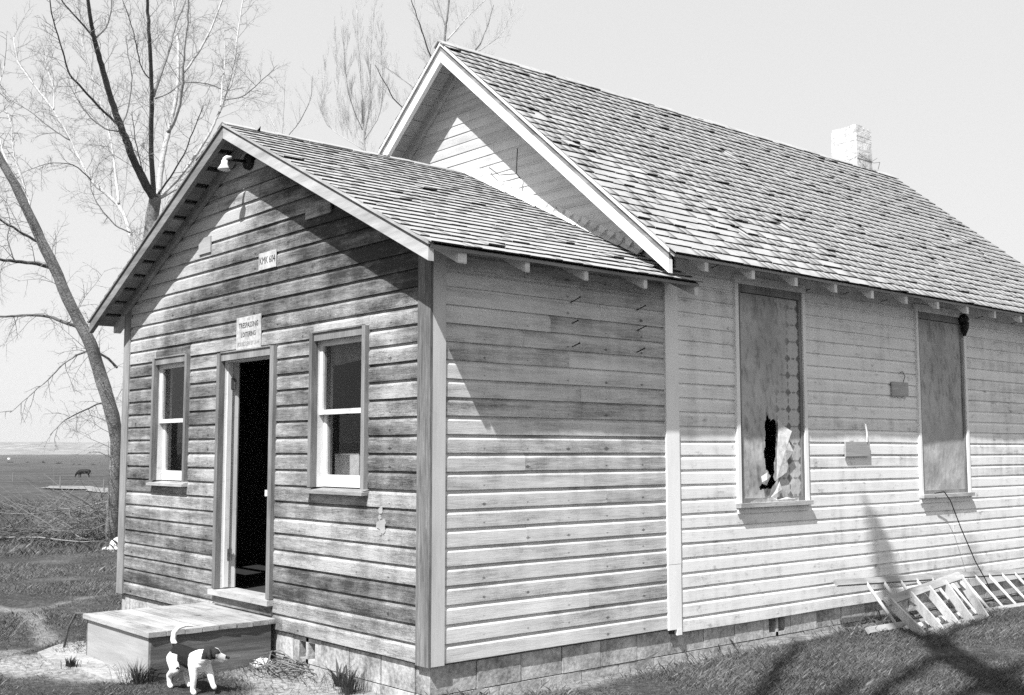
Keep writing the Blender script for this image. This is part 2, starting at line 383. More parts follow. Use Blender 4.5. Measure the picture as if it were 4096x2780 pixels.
# ------------------------------------------------------------------ the schoolhouse
W, L = 5.3394, 2.4073
AS, AZB, AYR = .48735, 2.6646, -.3099          # entry roof: slope, rake bottom at eave, eave y
MS, MZB, MYR = .83957, 2.8262, -.3218          # hall roof
AXR, MXR, MXE = -.2528, L-.3143, 10.62
AT, MTH = .115, .19                            # rake board height, up to the roof deck
RY = W/2
XE = 10.3
a_bot = lambda y: AZB+AS*(min(y, W-y)-AYR)
m_bot = lambda y: MZB+MS*(min(y, W-y)-MYR)
house = thing('schoolhouse', 'abandoned wooden schoolhouse with weathered gabled entry and long shingled hall', 'house', (0, 0, 0))

def board_profile(h, t, c, lo, hi):
    pts = [(0, t), (.70, t), (.745, t-.16*c), (.81, t-.55*c), (.87, t-.93*c), (1.0, t-c)]
    f = lambda q: np.interp(q, [p[0] for p in pts], [p[1] for p in pts])
    qs = sorted({lo, hi}|{p[0] for p in pts if lo < p[0] < hi})
    return [(q*h, float(f(q))) for q in qs]
def siding(parent, mat, axis, base, z, h, a0, a1, t=.020, c=.010, lo=0.0, hi=1.0, wav=.0012, seg=.45):
    """one board; a0/a1 are ends (number or function of height); outward is -y (axis 0) or -x (axis 1)"""
    f0 = a0 if callable(a0) else (lambda q: a0)
    f1 = a1 if callable(a1) else (lambda q: a1)
    pr = board_profile(h, t, c, lo, hi)
    pr = [(pr[0][0], 0.0)]+pr+[(pr[-1][0], 0.0)]
    ln = abs(f1(z)-f0(z)); k = max(2, int(ln/seg)+2); m = len(pr)
    ph = rng.random()*50; out = rng.uniform(-.0012, .0012); tilt = rng.uniform(-.0015, .0015)
    vs = []
    for i in range(k):
        u = i/(k-1)
        dz = wav*2*(vnoise(ph+u*ln*2.1, z*3.1)-.5)+tilt*(u-.5)
        for (q, d) in pr:
            a = f0(z+q)*(1-u)+f1(z+q)*u
            dd = d+out if d > 0 else 0
            zz = z+q+(dz if q < hi*h*.9 else 0)
            vs.append((a, base-dd, zz) if axis == 0 else (base-dd, a, zz))
    fs = []
    for i in range(k-1):
        for j in range(m): fs.append((i*m+j, i*m+(j+1) % m, (i+1)*m+(j+1) % m, (i+1)*m+j))
    fs += [tuple(range(m)), tuple((k-1)*m+j for j in range(m))[::-1]]
    if axis == 0: fs = [f[::-1] for f in fs]
    mb = MB().add(vs, fs)
    return mb.build('siding_board', mat, parent)
def split_run(a, b, pmin=1.3, chance=.5):
    """butt joints: cut a run into one or two boards"""
    if b-a > pmin and rng.random() < chance:
        c = rng.uniform(a+.3*(b-a), b-.3*(b-a)); return [(a, c-.001), (c+.001, b)]
    return [(a, b)]
def clad(parent, mat, axis, base, z0, h, n, ends, holes, chance, **kw):
    for i in range(n):
        z = z0+i*h; e0, e1 = ends(z, h)
        if e1(z)-e0(z) < .03: continue
        rects = [r for r in holes if r[2] < z+h-.004 and r[3] > z+.004]
        # full-height runs
        cuts = sorted((r[0], r[1]) for r in rects); cur = None; runs = []
        for (c0, c1) in cuts:
            runs.append((cur, c0)); cur = c1
        runs.append((cur, None))
        for (p, q) in runs:
            if p is None and q is None:
                for (s0, s1) in split_run(max(e0(z), e0(z+h)), min(e1(z), e1(z+h)), chance=chance):
                    f0 = e0 if abs(s0-max(e0(z), e0(z+h))) < 1e-6 else s0
                    f1 = e1 if abs(s1-min(e1(z), e1(z+h))) < 1e-6 else s1
                    siding(parent, mat, axis, base, z, h, f0, f1, **kw)
            else:
                siding(parent, mat, axis, base, z, h, e0 if p is None else p, e1 if q is None else q, **kw)
        for r in rects:                       # slivers above or below an opening
            if r[2] > z+.012: siding(parent, mat, axis, base, z, h, r[0]+.001, r[1]-.001, hi=(r[2]-z)/h, **kw)
            if r[3] < z+h-.012: siding(parent, mat, axis, base, z, h, r[0]+.001, r[1]-.001, lo=(r[3]-z)/h, **kw)

HS = .12870
# --- entry wall (gable end with door and two windows), openings as (y0, y1, z0, z1)
WLEFT = (3.765, 4.545, 1.115, 2.335); WRIGHT = (.765, 1.555, 1.120, 2.350); DOOR = (2.125, 3.150, .200, 2.295)
def wall_with_holes(name, mat, axis, d0, d1, a0, a1, z0, z1, holes, parent):
    mb = MB()
    xs = sorted({a0, a1}|{h for r in holes for h in r[:2]}); zs = sorted({z0, z1}|{h for r in holes for h in r[2:]})
    for i in range(len(xs)-1):
        for j in range(len(zs)-1):
            cx, cz = (xs[i]+xs[i+1])/2, (zs[j]+zs[j+1])/2
            if any(r[0] < cx < r[1] and r[2] < cz < r[3] for r in holes): continue
            if axis == 1: mb.box(d0, d1, xs[i], xs[i+1], zs[j], zs[j+1])
            else: mb.box(xs[i], xs[i+1], d0, d1, zs[j], zs[j+1])
    return mb.build(name, mat, parent)
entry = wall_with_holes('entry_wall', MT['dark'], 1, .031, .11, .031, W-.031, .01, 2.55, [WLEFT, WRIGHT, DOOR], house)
gm = MB().prism([(.031, 2.552), (W-.031, 2.552), (W-.031, a_bot(.031)+.07), (RY, a_bot(RY)+.07), (.031, a_bot(.031)+.07)], 0, .031, .11)
gm.build('gable_backing', MT['dark'], entry)
y_in = lambda z: AYR+(z-(AZB+AT-.055))/AS
e_lo = lambda z: max(.1487, y_in(z)); e_hi = lambda z: W-max(.1531, y_in(z))
clad(entry, MT['front'], 1, .030, .0, HS, 33, lambda z, h: (e_lo, e_hi), [WLEFT, WRIGHT, DOOR], .45, c=.0175, wav=.002)
# --- entry side wall
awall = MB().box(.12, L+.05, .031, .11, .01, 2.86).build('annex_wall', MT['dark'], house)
clad(awall, MT['side'], 0, .030, .0, HS, 23, lambda z, h: ((lambda q: .135), (lambda q: L)), [], .75, c=.016)
# far side of the entry
fw = MB().box(.12, L+.05, W-.11, W-.031, .01, 2.86).build('annex_wall', MT['dark'], house)
m2 = MB()
for i in range(22): m2.add(*(lambda z: ([(0.02, W-.03, z), (L, W-.03, z), (L, W-.010, z), (.02, W-.010, z), (.02, W-.03, z+HS), (L, W-.03, z+HS), (L, W-.02, z+HS), (.02, W-.02, z+HS)],
    [(0,3,2,1),(4,5,6,7),(0,1,5,4),(1,2,6,5),(2,3,7,6),(3,0,4,7)]))(i*HS))
m2.build('siding', MT['side'], fw)
# nails and spikes in the entry side wall
for (x, z, ln) in ((1.349, 2.559, .075), (2.085, 2.560, .07), (1.354, 2.396, .045), (2.082, 2.392, .075), (1.354, 2.216, .06), (2.074, 2.216, .065)):
    MB().tube([(x, .02, z), (x+.006, -ln, z+ln*.42)], .0045, 6).tube([(x+.006, -ln, z+ln*.42), (x+.0064, -ln-.004, z+ln*.42+.002)], .008, 6).build('spike_nail', MT['iron'], awall)

# --- corner boards
topc = a_bot(0)+AT-.03
MB().box(0, .022, .0, .1487, -.012, topc).build('corner_board', MT['corner_front'], house)
MB().box(.0225, .135, 0, .022, -.010, topc-.02).build('corner_board', MT['corner_side'], house)
MB().box(0, .022, W-.1531, W, -.012, topc).build('corner_board', MT['casing'], house)
MB().box(.0225, .135, W-.022, W, -.010, topc-.02).build('corner_board', MT['casing'], house)
MB().box(L, L+.1595, -.002, .028, .32+.19, topc+.05).build('corner_board', MT['white_v'], house)
MB().box(L+.001, L+.158, -.001, .028, -.012, .32+.187).box(L+.10, L+.157, -.004, .027, -.06, -.013).build('corner_board', MT['white_v'], house)
# --- hall side wall
HW1 = (3.325, 4.375, .945, 2.905); HW2 = (6.375, 7.435, .945, 2.905)
MHS = .1200
hwall = wall_with_holes('hall_wall', MT['dark'], 0, .031, .11, L+.051, XE, -.05, 3.05, [HW1, HW2], house)
clad(hwall, MT['hall'], 0, .030, -.045, MHS, 26, lambda z, h: ((lambda q: L+.160), (lambda q: XE-.13)), [HW1, HW2], .6, c=.0125, wav=.0028)
MB().box(XE-.129, XE, .0, .028, -.06, 3.05).build('corner_board', MT['white_v'], house)
for (x, z, ln) in ((4.40, 2.93, .05), (5.05, 2.96, .05), (5.75, 2.95, .05), (7.75, 2.93, .06), (8.6, 2.93, .06), (3.02, 3.0, .07)):
    MB().tube([(x, .02, z), (x+.01, -ln, z+ln*.35)], .004, 6).build('spike_nail', MT['iron'], hwall)
# hall gable wall above the entry roof
y_inm = lambda z: MYR+(z-(MZB+MTH-.055))/MS
hg = MB().prism([(.05, 2.60), (W-.05, 2.60), (W-.05, m_bot(.05)+.13), (RY, m_bot(RY)+.13), (.05, m_bot(.05)+.13)], 0, L+.035, L+.11)
hgab = hg.build('hall_gable_wall', MT['dark'], house)
ge_lo = lambda z: max(.02, y_inm(z)); ge_hi = lambda z: W-max(.02, y_inm(z))
clad(hgab, MT['gable'], 1, L+.034, 2.80, .1045, 27, lambda z, h: (ge_lo, ge_hi), [], .35, c=.007)
# other hall walls
MB().box(XE-.08, XE, .03, W-.03, -.05, 3.0).prism([(.03, 3.0), (W-.03, 3.0), (RY, m_bot(RY)+.12)], 0, XE-.08, XE).build('hall_wall', MT['hall'], house)
MB().box(L, XE, W-.08, W, -.05, 3.0).build('hall_wall', MT['hall'], house)
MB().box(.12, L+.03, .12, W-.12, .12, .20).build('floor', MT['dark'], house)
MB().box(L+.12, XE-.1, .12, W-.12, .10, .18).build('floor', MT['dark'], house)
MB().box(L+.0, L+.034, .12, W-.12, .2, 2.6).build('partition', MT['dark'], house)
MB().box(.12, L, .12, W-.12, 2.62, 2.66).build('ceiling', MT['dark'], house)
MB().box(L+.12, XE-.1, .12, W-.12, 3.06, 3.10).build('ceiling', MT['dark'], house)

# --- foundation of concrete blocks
fnd = MB().box(.12, XE-.08, .20, .26, -.9, .0).box(.12, .2, .26, W-.12, -.9, .0).box(.2, XE-.08, W-.26, W-.2, -.9, .0).build('foundation', MT['dark'], house)  # near-black backing: shade inside the vent holes is put into its colour
def block(axis, a0, a1, z0, z1, vent=False):
    d0, d1 = .042+rng.uniform(-.004, .004), .2
    mb = MB(); j = .004
    def bb(a, b, c, d, e0=d0, e1=d1):
        mb.box(a, b, e0, e1, c, d) if axis == 0 else mb.box(e0, e1, a, b, c, d)
    if not vent: bb(a0+j, a1-j, z0+j, z1-j)
    else:
        w = .035; m = (a0+a1)/2
        bb(a0+j, a0+w+.05, z0+j, z1-j); bb(a1-w-.05, a1-j, z0+j, z1-j); bb(m-.018, m+.018, z0+j, z1-j)
        bb(a0+w+.05, a1-w-.05, z0+j, z0+w); bb(a0+w+.05, a1-w-.05, z1-w, z1-j); 
    mb.build('concrete_block', MT['block'], fnd)
bs = .4064
for row in range(2):
    z0 = -.215-.2*row; off = .0422 if row == 0 else .0422-bs/2
    k = 0
    while off+k*bs < XE-.2:
        a0 = max(.045, off+k*bs); a1 = off+(k+1)*bs
        block(0, a0, a1, z0, z0+.2, row == 0 and abs((a0+a1)/2-3.72) < .2); k += 1
    k = 0
    while k*bs+.21 < W-.1:
        a0 = k*bs+.21; block(1, a0, min(a0+bs, W-.05), z0, z0+.2, row == 0 and abs(a0+.2-1.43) < .2); k += 1
MB().box(.035, .2, .045, .206, -.9, -.62).build('footing', MT['block'], fnd)
# sill plank between blocks and siding
MB().box(.05, XE-.1, .034, .10, -.012, .012).build('sill_plate', MT['rough'], house)
MB().box(.034, .10, .11, W-.06, -.0125, .0125).build('sill_plate', MT['rough'], house)

# --- roofs
class Slope:
    def __init__(s, S, zb, yr, th, side):
        s.n = math.hypot(1, S); s.c = 1/s.n; s.s = S/s.n; s.z0 = zb+th; s.y0 = yr; s.side = side
        s.len = (RY-yr)*s.n
    def P(s, x, t, h):
        y = s.y0+t*s.c-h*s.s; z = s.z0+t*s.s+h*s.c
        return (x, y if s.side < 0 else W-y, z)
    def slab(s, mb, x0, x1, t0, t1, h0, h1, h0b=None, h1b=None):
        h0b = h0 if h0b is None else h0b; h1b = h1 if h1b is None else h1b
        vs = [s.P(x0,t0,h0), s.P(x1,t0,h0), s.P(x1,t1,h0b), s.P(x0,t1,h0b), s.P(x0,t0,h1), s.P(x1,t0,h1), s.P(x1,t1,h1b), s.P(x0,t1,h1b)]
        fs = [(0,3,2,1),(4,5,6,7),(0,1,5,4),(1,2,6,5),(2,3,7,6),(3,0,4,7)]
        if s.side > 0: fs = [f[::-1] for f in fs]
        return mb.add(vs, fs)
shingle_rest = []
singles = []
def roof(name, S, zb, yr, th, x0, x1, pitch, bw_, e, jit, miss, lift, smat, bmat, wmin, wmax, thick, gap, eave):
    part = None
    for side in (-1, 1):
        sp = Slope(S, zb, yr, th, side)
        mb = sp.slab(MB(), x0+.01, x1-.01, eave+.03, sp.len, -.0005, .0035)
        part = mb.build(name, MT['shade_felt'], house)
        t = eave+.015
        while t < sp.len-.05:
            t1 = min(t+bw_, sp.len-.01)
            sp.slab(MB(), x0+.012, x1-.012, t, t1, -.0225, -.001).build('sheathing_board', bmat, part); t += pitch
        r = random.Random(11 if side < 0 else 12)
        k = 0; t = eave
        while t < sp.len-.02:
            x = x0-.012
            while x < x1+.01:
                w = r.uniform(wmin, wmax); xe = min(x+w, x1+.012)
                dt = r.uniform(-jit, jit)*(.3 if k == 0 else 1)+.004*math.sin(x*3.1+k); hb = gap+r.uniform(0, .003)
                gone = k > 0 and r.random() < miss
                if r.random() < lift: hb += r.uniform(.004, .014)
                t1 = min(t+dt+e*1.95, sp.len+.005)
                th_ = thick+r.uniform(0, .004)
                if not gone and t1-(t+dt) > .03:
                    item = (sp, x+.0006, xe-.0006, t+dt, t1, hb, hb+th_, .0045, .0075, smat)
                    if side < 0: singles.append(item)
                    else: shingle_rest.append(item)
                x = xe
            t += e; k += 1
    return part
roof('annex_roof', AS, AZB, AYR, AT, AXR+.002, 2.47, .255, .19, .127, .004, .003, .03, MT['shingle'], MT['rough'], .075, .19, .008, .017, -.035)
roof('hall_roof', MS, MZB, MYR, MTH, MXR+.002, MXE, .205, .2, .131, .007, .008, .07, MT['shingle_hall'], MT['soffit'], .07, .17, .008, .0185, -.09)
def shown(it):
    sp, xa, xb, t0, t1 = it[:5]; p = np.array(sp.P((xa+xb)/2, t0+.05, .01)); d = p-CAM; z = d@FWD
    u = abs(d@R2)/z*FOCAL; v = abs(d@U2)/z*FOCAL
    if u > 2048 or v > 1390: return 0
    nrm = np.array([0, -sp.s, sp.c]); return (xb-xa)*(-(d@nrm)/np.linalg.norm(d)+.25)/z**2
singles.sort(key=shown, reverse=True)
roofs = {o.name: o for o in house.children}
rp = {}
for o in bpy.data.objects:
    if o.name.startswith('annex_roof') or o.name.startswith('hall_roof'): rp.setdefault(o.name.split('.')[0], o)
for it in singles[:300]:
    m = MB(); it[0].slab(m, *it[1:9]); o = m.build('shingle', it[9], rp['annex_roof' if it[9] is MT['shingle'] else 'hall_roof'])
    o.data.materials.append(MT['endgrain_shade']); o.data.polygons[2].material_index = 1; o.data.polygons[0].material_index = 1
mb = MB(); mats = []
V = []; Q = []
for it in singles[300:]+shingle_rest:
    m = MB(); it[0].slab(m, *it[1:9]); o = len(V); V += m.v; Q += [tuple(i+o for i in f) for f in m.f]; mats.append(1 if it[9] is MT['shingle_hall'] else 0)
me = np_mesh('shingles', V, Q, 4)
def rest_mat(src, name):
    m = src.copy(); m.name = name; n = m.node_tree.nodes; l = m.node_tree.links
    a = n.new('ShaderNodeAttribute'); a.attribute_name = 'tone'
    for k in list(l):
        if k.from_node.bl_idname == 'ShaderNodeObjectInfo': l.new(a.outputs['Fac'], k.to_socket)
    return m
me.materials.append(rest_mat(MT['shingle'], 'cedar_shingle_field')); me.materials.append(rest_mat(MT['shingle_hall'], 'old_cedar_shingle_field'))
color_attr(me, np.repeat(nr.random(len(mats)), 8))
me.materials.append(MT['endgrain_shade'])
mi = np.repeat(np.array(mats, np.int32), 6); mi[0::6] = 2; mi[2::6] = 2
me.polygons.foreach_set('material_index', mi)
tag(put('shingles', me, None, house), kind='stuff')
# ridge boards
def ridge(S, zb, yr, th, x0, x1, mat, wd=.11, hh=.026):
    mb = MB()
    for side in (-1, 1):
        sp = Slope(S, zb, yr, th, side); sp.slab(mb, x0, x1, sp.len-wd, sp.len+.008, hh, hh+.009)
    return mb.build('ridge_cap', mat, house)
x = AXR-.012
while x < MXR+.28:
    w_ = rng.uniform(.12, .22); ridge(AS, AZB, AYR, AT, x, min(x+w_, MXR+.3), MT['shingle'], .085+rng.uniform(-.01, .012), .019+rng.uniform(0, .005)); x += w_+.002
x = MXR-.03
while x < 9.6:
    w_ = rng.uniform(.13, .26); ridge(MS, MZB, MYR, MTH, x, min(x+w_, 9.63), MT['shingle_hall'], .09+rng.uniform(-.015, .02), .022+rng.uniform(0, .010)); x += w_+.002
ridge(MS, MZB, MYR, MTH, 10.08, MXE+.01, MT['shingle_hall'], .10, .03)
# step flashing of small shingles where the entry roof meets the hall gable
spA = Slope(AS, AZB, AYR, AT, -1)
t = .62
while t < spA.len-.05:
    a = np.array(spA.P(L+.02, t, .03)); b_ = np.array(spA.P(L+.02, t+.13, .03))
    m = MB(); w_ = .085+rng.uniform(0, .03); hh = .05+rng.uniform(0, .02)
    m.add([a+(-w_, 0, -.004), b_+(-w_, 0, 0), b_+(-.03, 0, .035), a+(-.03, 0, .03), a+(0, 0, hh+.02), b_+(0, 0, hh+.03)], [(0,1,2,3), (3,2,5,4), (0,3,4), (1,5,2)])
    m.build('flashing_shingle', MT['tail'], rp['annex_roof']); t += .118

# --- rake boards
def rake(S, zb, yr, x, th, lo, hi, mat, y_end0, proud=0.0, name='fascia_board', mat2=None):
    """board following the roof slope in the plane x, from height lo to hi above the rake bottom line"""
    for side in (-1, 1):
        z = lambda y: zb+S*(y-yr)
        poly = [(y_end0, z(y_end0)+lo), (RY-.0008, z(RY)+lo), (RY-.0008, z(RY)+hi), (y_end0, z(y_end0)+hi)]
        if side > 0: poly = [(W-a, b) for a, b in poly][::-1]
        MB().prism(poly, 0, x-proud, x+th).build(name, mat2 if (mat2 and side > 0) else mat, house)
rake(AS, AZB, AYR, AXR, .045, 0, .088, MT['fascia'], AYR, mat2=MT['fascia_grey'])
rake(AS, AZB, AYR, AXR, .040, .0885, .112, MT['fascia_grey'], AYR+.002, proud=-.004)  # recessed band; shade from the strip above is put into its grey
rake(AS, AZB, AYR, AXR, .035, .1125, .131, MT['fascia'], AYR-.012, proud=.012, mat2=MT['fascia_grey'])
rake(MS, MZB, MYR, MXR, .045, 0, .108, MT['fascia_white'], MYR)
rake(MS, MZB, MYR, MXR, .040, .1085, .172, MT['fascia_grey'], MYR+.002, proud=-.006)
rake(MS, MZB, MYR, MXR, .035, .1725, .203, MT['fascia_white'], MYR-.01, proud=.010)
# barge rafters against the gable walls, rafter tails
rake(AS, AZB, AYR, -.034, .040, .002, .09, MT['rough'], .02, name='rafter')
rake(MS, MZB, MYR, L-.030, .040, .03, .165, MT['soffit'], .02, name='rafter')
def tail(x, w, S, zb, yr, th, drop, mat, bevel, ext=.012):
    z = lambda y: zb+th-.0235*math.hypot(1, S)+S*(y-yr)
    for side in (-1, 1):
        y0 = yr+ext
        pl = [(y0, z(y0)-drop*.97), (y0+bevel, z(y0+bevel)-drop*math.hypot(1, S)), (.029, z(.029)-drop*math.hypot(1, S)), (.029, z(.029)-.001), (y0, z(y0)-.001)]
        if side > 0: pl = [(W-a, b) for a, b in pl][::-1]
        MB().prism(pl, 0, x-w, x).build('rafter_tail', mat, house)
for x in (.078, .645, 1.226, 1.868, 2.475):
    tail(x, .042 if x > .1 else .075, AS, AZB, AYR, AT, .074, MT['tail'], .004)
for k in range(13): tail(2.535+.6145*k, .045, MS, MZB, MYR, MTH, .080, MT['tail'], .04, -.038)
# --- chimney
cm = MB(); rows = 14
for k in range(rows):                                        # courses of rough plastered brick
    za = 5.2+k*.066; zb_ = za+.0645; q = [rng.uniform(-.003, .003) for _ in range(4)]
    cm.box(9.65+q[0], 10.05+q[1], 2.655+q[2], 3.075+q[3], za, zb_)
cm.box(9.655, 10.045, 2.66, 3.07, 5.2, 6.12)
ch = cm.build('chimney', MT['stucco'], house)
for (a_, b_, c_, d_, e_) in ((9.66, 9.85, 2.665, 2.76, 6.165), (9.86, 10.04, 2.662, 2.77, 6.150), (9.655, 9.75, 2.77, 3.06, 6.155), (9.76, 9.93, 2.97, 3.07, 6.17), (9.95, 10.04, 2.78, 3.065, 6.14)):
    MB().box(a_, b_, c_, d_, 6.1205, e_).build('brick', MT['chimcap'], ch)
MB().tube([(9.66, 2.63, 5.72), (9.8, 2.6, 5.66), (10.0, 2.6, 5.63), (10.2, 2.62, 5.68), (10.28, 2.7, 5.6)], .0035, 5).tube([(9.6, 2.75, 5.63), (9.66, 2.64, 5.70), (9.9, 2.6, 5.62), (10.1, 2.6, 5.72)], .003, 5).build('wire', MT['rust'], ch)

# --- double-hung windows of the entry
def sash_window(r, blind=None):
    y0, y1, z0, z1 = r
    cas = .045
    win = MB().box(-.010, .03, y0+cas+.001, y1-cas-.001, z1-.065, z1-.004).build('window', MT['casing'], house)
    MB().box(-.026, .03, y0, y0+cas, z0+.03, z1).build('side_casing', MT['casing'], win)
    MB().box(-.026, .03, y1-cas, y1, z0+.03, z1).build('side_casing', MT['casing'], win)
    MB().box(-.022, .03, y0+cas+.0015, y1-cas-.0015, z1-.003, z1+.009).build('drip_cap', MT['casing'], win)
    # jamb
    MB().box(.0305, .17, y0+.012, y0+cas-.001, z0+.03, z1-.066).box(.0305, .17, y1-cas+.001, y1-.012, z0+.03, z1-.066).box(.0305, .17, y0+cas, y1-cas, z1-.066, z1-.03).build('jamb', MT['sash'], win)
    sl_ = MB().add([(-.050, y0-.012, z0-.016), (.17, y0-.012, z0-.006), (.17, y1+.012, z0-.006), (-.050, y1+.012, z0-.016),
                    (-.050, y0-.012, z0+.006), (.17, y0-.012, z0+.034), (.17, y1+.012, z0+.034), (-.050, y1+.012, z0+.006)],
                   [(0,3,2,1),(4,5,6,7),(0,1,5,4),(1,2,6,5),(2,3,7,6),(3,0,4,7)])
    sl_.build('sill', MT['sill_front'], win)
    a, b = y0+cas+.001, y1-cas-.001; zm = (z0+z1)/2-.005; st = .045
    # upper sash (outer), lower sash (inner)
    up = MB().box(.045, .08, a, a+st, zm-.02, z1-.067).box(.045, .08, b-st, b, zm-.02, z1-.067).box(.045, .08, a+st, b-st, z1-.105, z1-.067).box(.040, .082, a+st, b-st, zm-.02, zm+.018)
    up.build('upper_sash', MT['sash'], win)
    lw = MB().box(.088, .123, a, a+st, z0+.034, zm+.015).box(.088, .123, b-st, b, z0+.034, zm+.015).box(.088, .123, a+st, b-st, z0+.034, z0+.125).box(.088, .123, a+st, b-st, zm-.018, zm+.015)
    lw.build('lower_sash', MT['sash'], win)
    MB().box(.061, .064, a+st, b-st, zm+.018, z1-.105).build('pane', MT['glass'], win)
    MB().box(.104, .107, a+st, b-st, z0+.125, zm-.018).build('pane', MT['glass'], win)
    if blind:
        vs = []; k = 14
        for i in range(k+1):
            u = i/k; yy = a+.03+(b-a-.06)*u; vs += [(.135, yy, z1-.10), (.135+.006*math.sin(u*9), yy, z1-.10-blind+.012*math.sin(u*4+1))]
        MB().add(vs, [(2*i, 2*i+1, 2*i+3, 2*i+2) for i in range(k)]).build('roller_blind', MT['casing'], win)
    return win
sash_window(WLEFT); sash_window(WRIGHT, .14)
bx = thing('cardboard_box', 'white cardboard box behind the lower pane of the window with the blind', 'box', (.28, 1.435, 1.115))
MB().box(-.02, .24, -.175, .175, 0, .006).build('bottom', MT['white'], bx)
for q in ((-.02, .24, -.18, -.175), (-.02, .24, .175, .18), (.235, .24, -.175, .175)): MB().box(q[0], q[1], q[2], q[3], 0, .295).build('side', MT['white'], bx)
MB().box(-.026, -.02, -.18, -.05, 0, .297).build('flap', MT['white'], bx)
MB().box(-.026, .0, -.049, .18, .285, .297).build('flap', MT['white'], bx)
tb = thing('bench', 'plain dark bench inside the entry below the window with the blind', 'bench', (.32, 1.05, .2))
MB().box(-.14, .2, -.6, .6, .86, .915).build('seat', MT['dark'], tb)
for yy in (-.5, .5): MB().box(-.1, .16, yy-.03, yy+.03, 0, .86).build('leg', MT['dark'], tb)

# --- door: casing, jamb, threshold, leaf swung inwards on two hinges
y0, y1, z0, z1 = DOOR
dr = MB().box(-.008, .03, y0+.061, y1-.056, z1-.07, z1-.004).build('doorway', MT['casing'], house)
MB().box(-.024, .03, y0, y0+.06, z0+.03, z1).build('side_casing', MT['casing'], dr)
MB().box(-.024, .03, y1-.055, y1, z0+.03, z1).build('side_casing', MT['casing'], dr)
MB().box(-.02, .03, y0+.0615, y1-.0565, z1-.003, z1+.008).build('drip_cap', MT['casing'], dr)
MB().box(.0305, .17, y0+.03, y0+.059, z0+.03, z1-.04).box(.0305, .17, y1-.054, y1-.03, z0+.03, z1-.04).box(.0305, .17, y0+.06, y1-.055, z1-.075, z1-.04).build('jamb', MT['sash'], dr)
MB().box(.055, .10, y1-.068, y1-.0545, z0+.04, z1-.076).box(.055, .10, y0+.0595, y0+.072, z0+.04, z1-.076).build('door_stop', MT['sash'], dr)
MB().box(-.045, .19, y0-.008, y1+.03, z0-.020, z0+.024).build('threshold', MT['plank'], dr)
MB().box(.0, .028, y0+.002, y1-.002, .10, z0-.022).build('apron_board', MT['front'], dr)
lf = thing('leaf_pivot', None, None); bpy.data.objects.remove(lf)
ang = math.radians(163); hx_, hy_ = .178, y1-.056
ca, sa = math.cos(ang), math.sin(ang)
# leaf lies along -y when shut; opens inwards (+x)
def leafpt(u, v): return (hx_+u*sa+v*ca, hy_-u*ca+v*sa)
def leaf_box(u0, u1, v0, v1, za, zb):
    q = [leafpt(u0, v0), leafpt(u1, v0), leafpt(u1, v1), leafpt(u0, v1)]
    return MB().prism(q, 2, za, zb)
leaf = leaf_box(.004, .82, -.0, .036, z0+.035, z1-.08).build('door', MT['casing'], dr)
for hz_ in (.47, 1.98):
    MB().box(.085, .118, y1-.071, y1-.0685, hz_, hz_+.10).tube([(.121, y1-.071, hz_), (.121, y1-.071, hz_+.10)], .006, 6).build('hinge', MT['rust'], dr)
MB().box(-.032, -.012, y0+.055, y0+.085, 1.06, 1.11).build('latch_plate', MT['white'], dr)

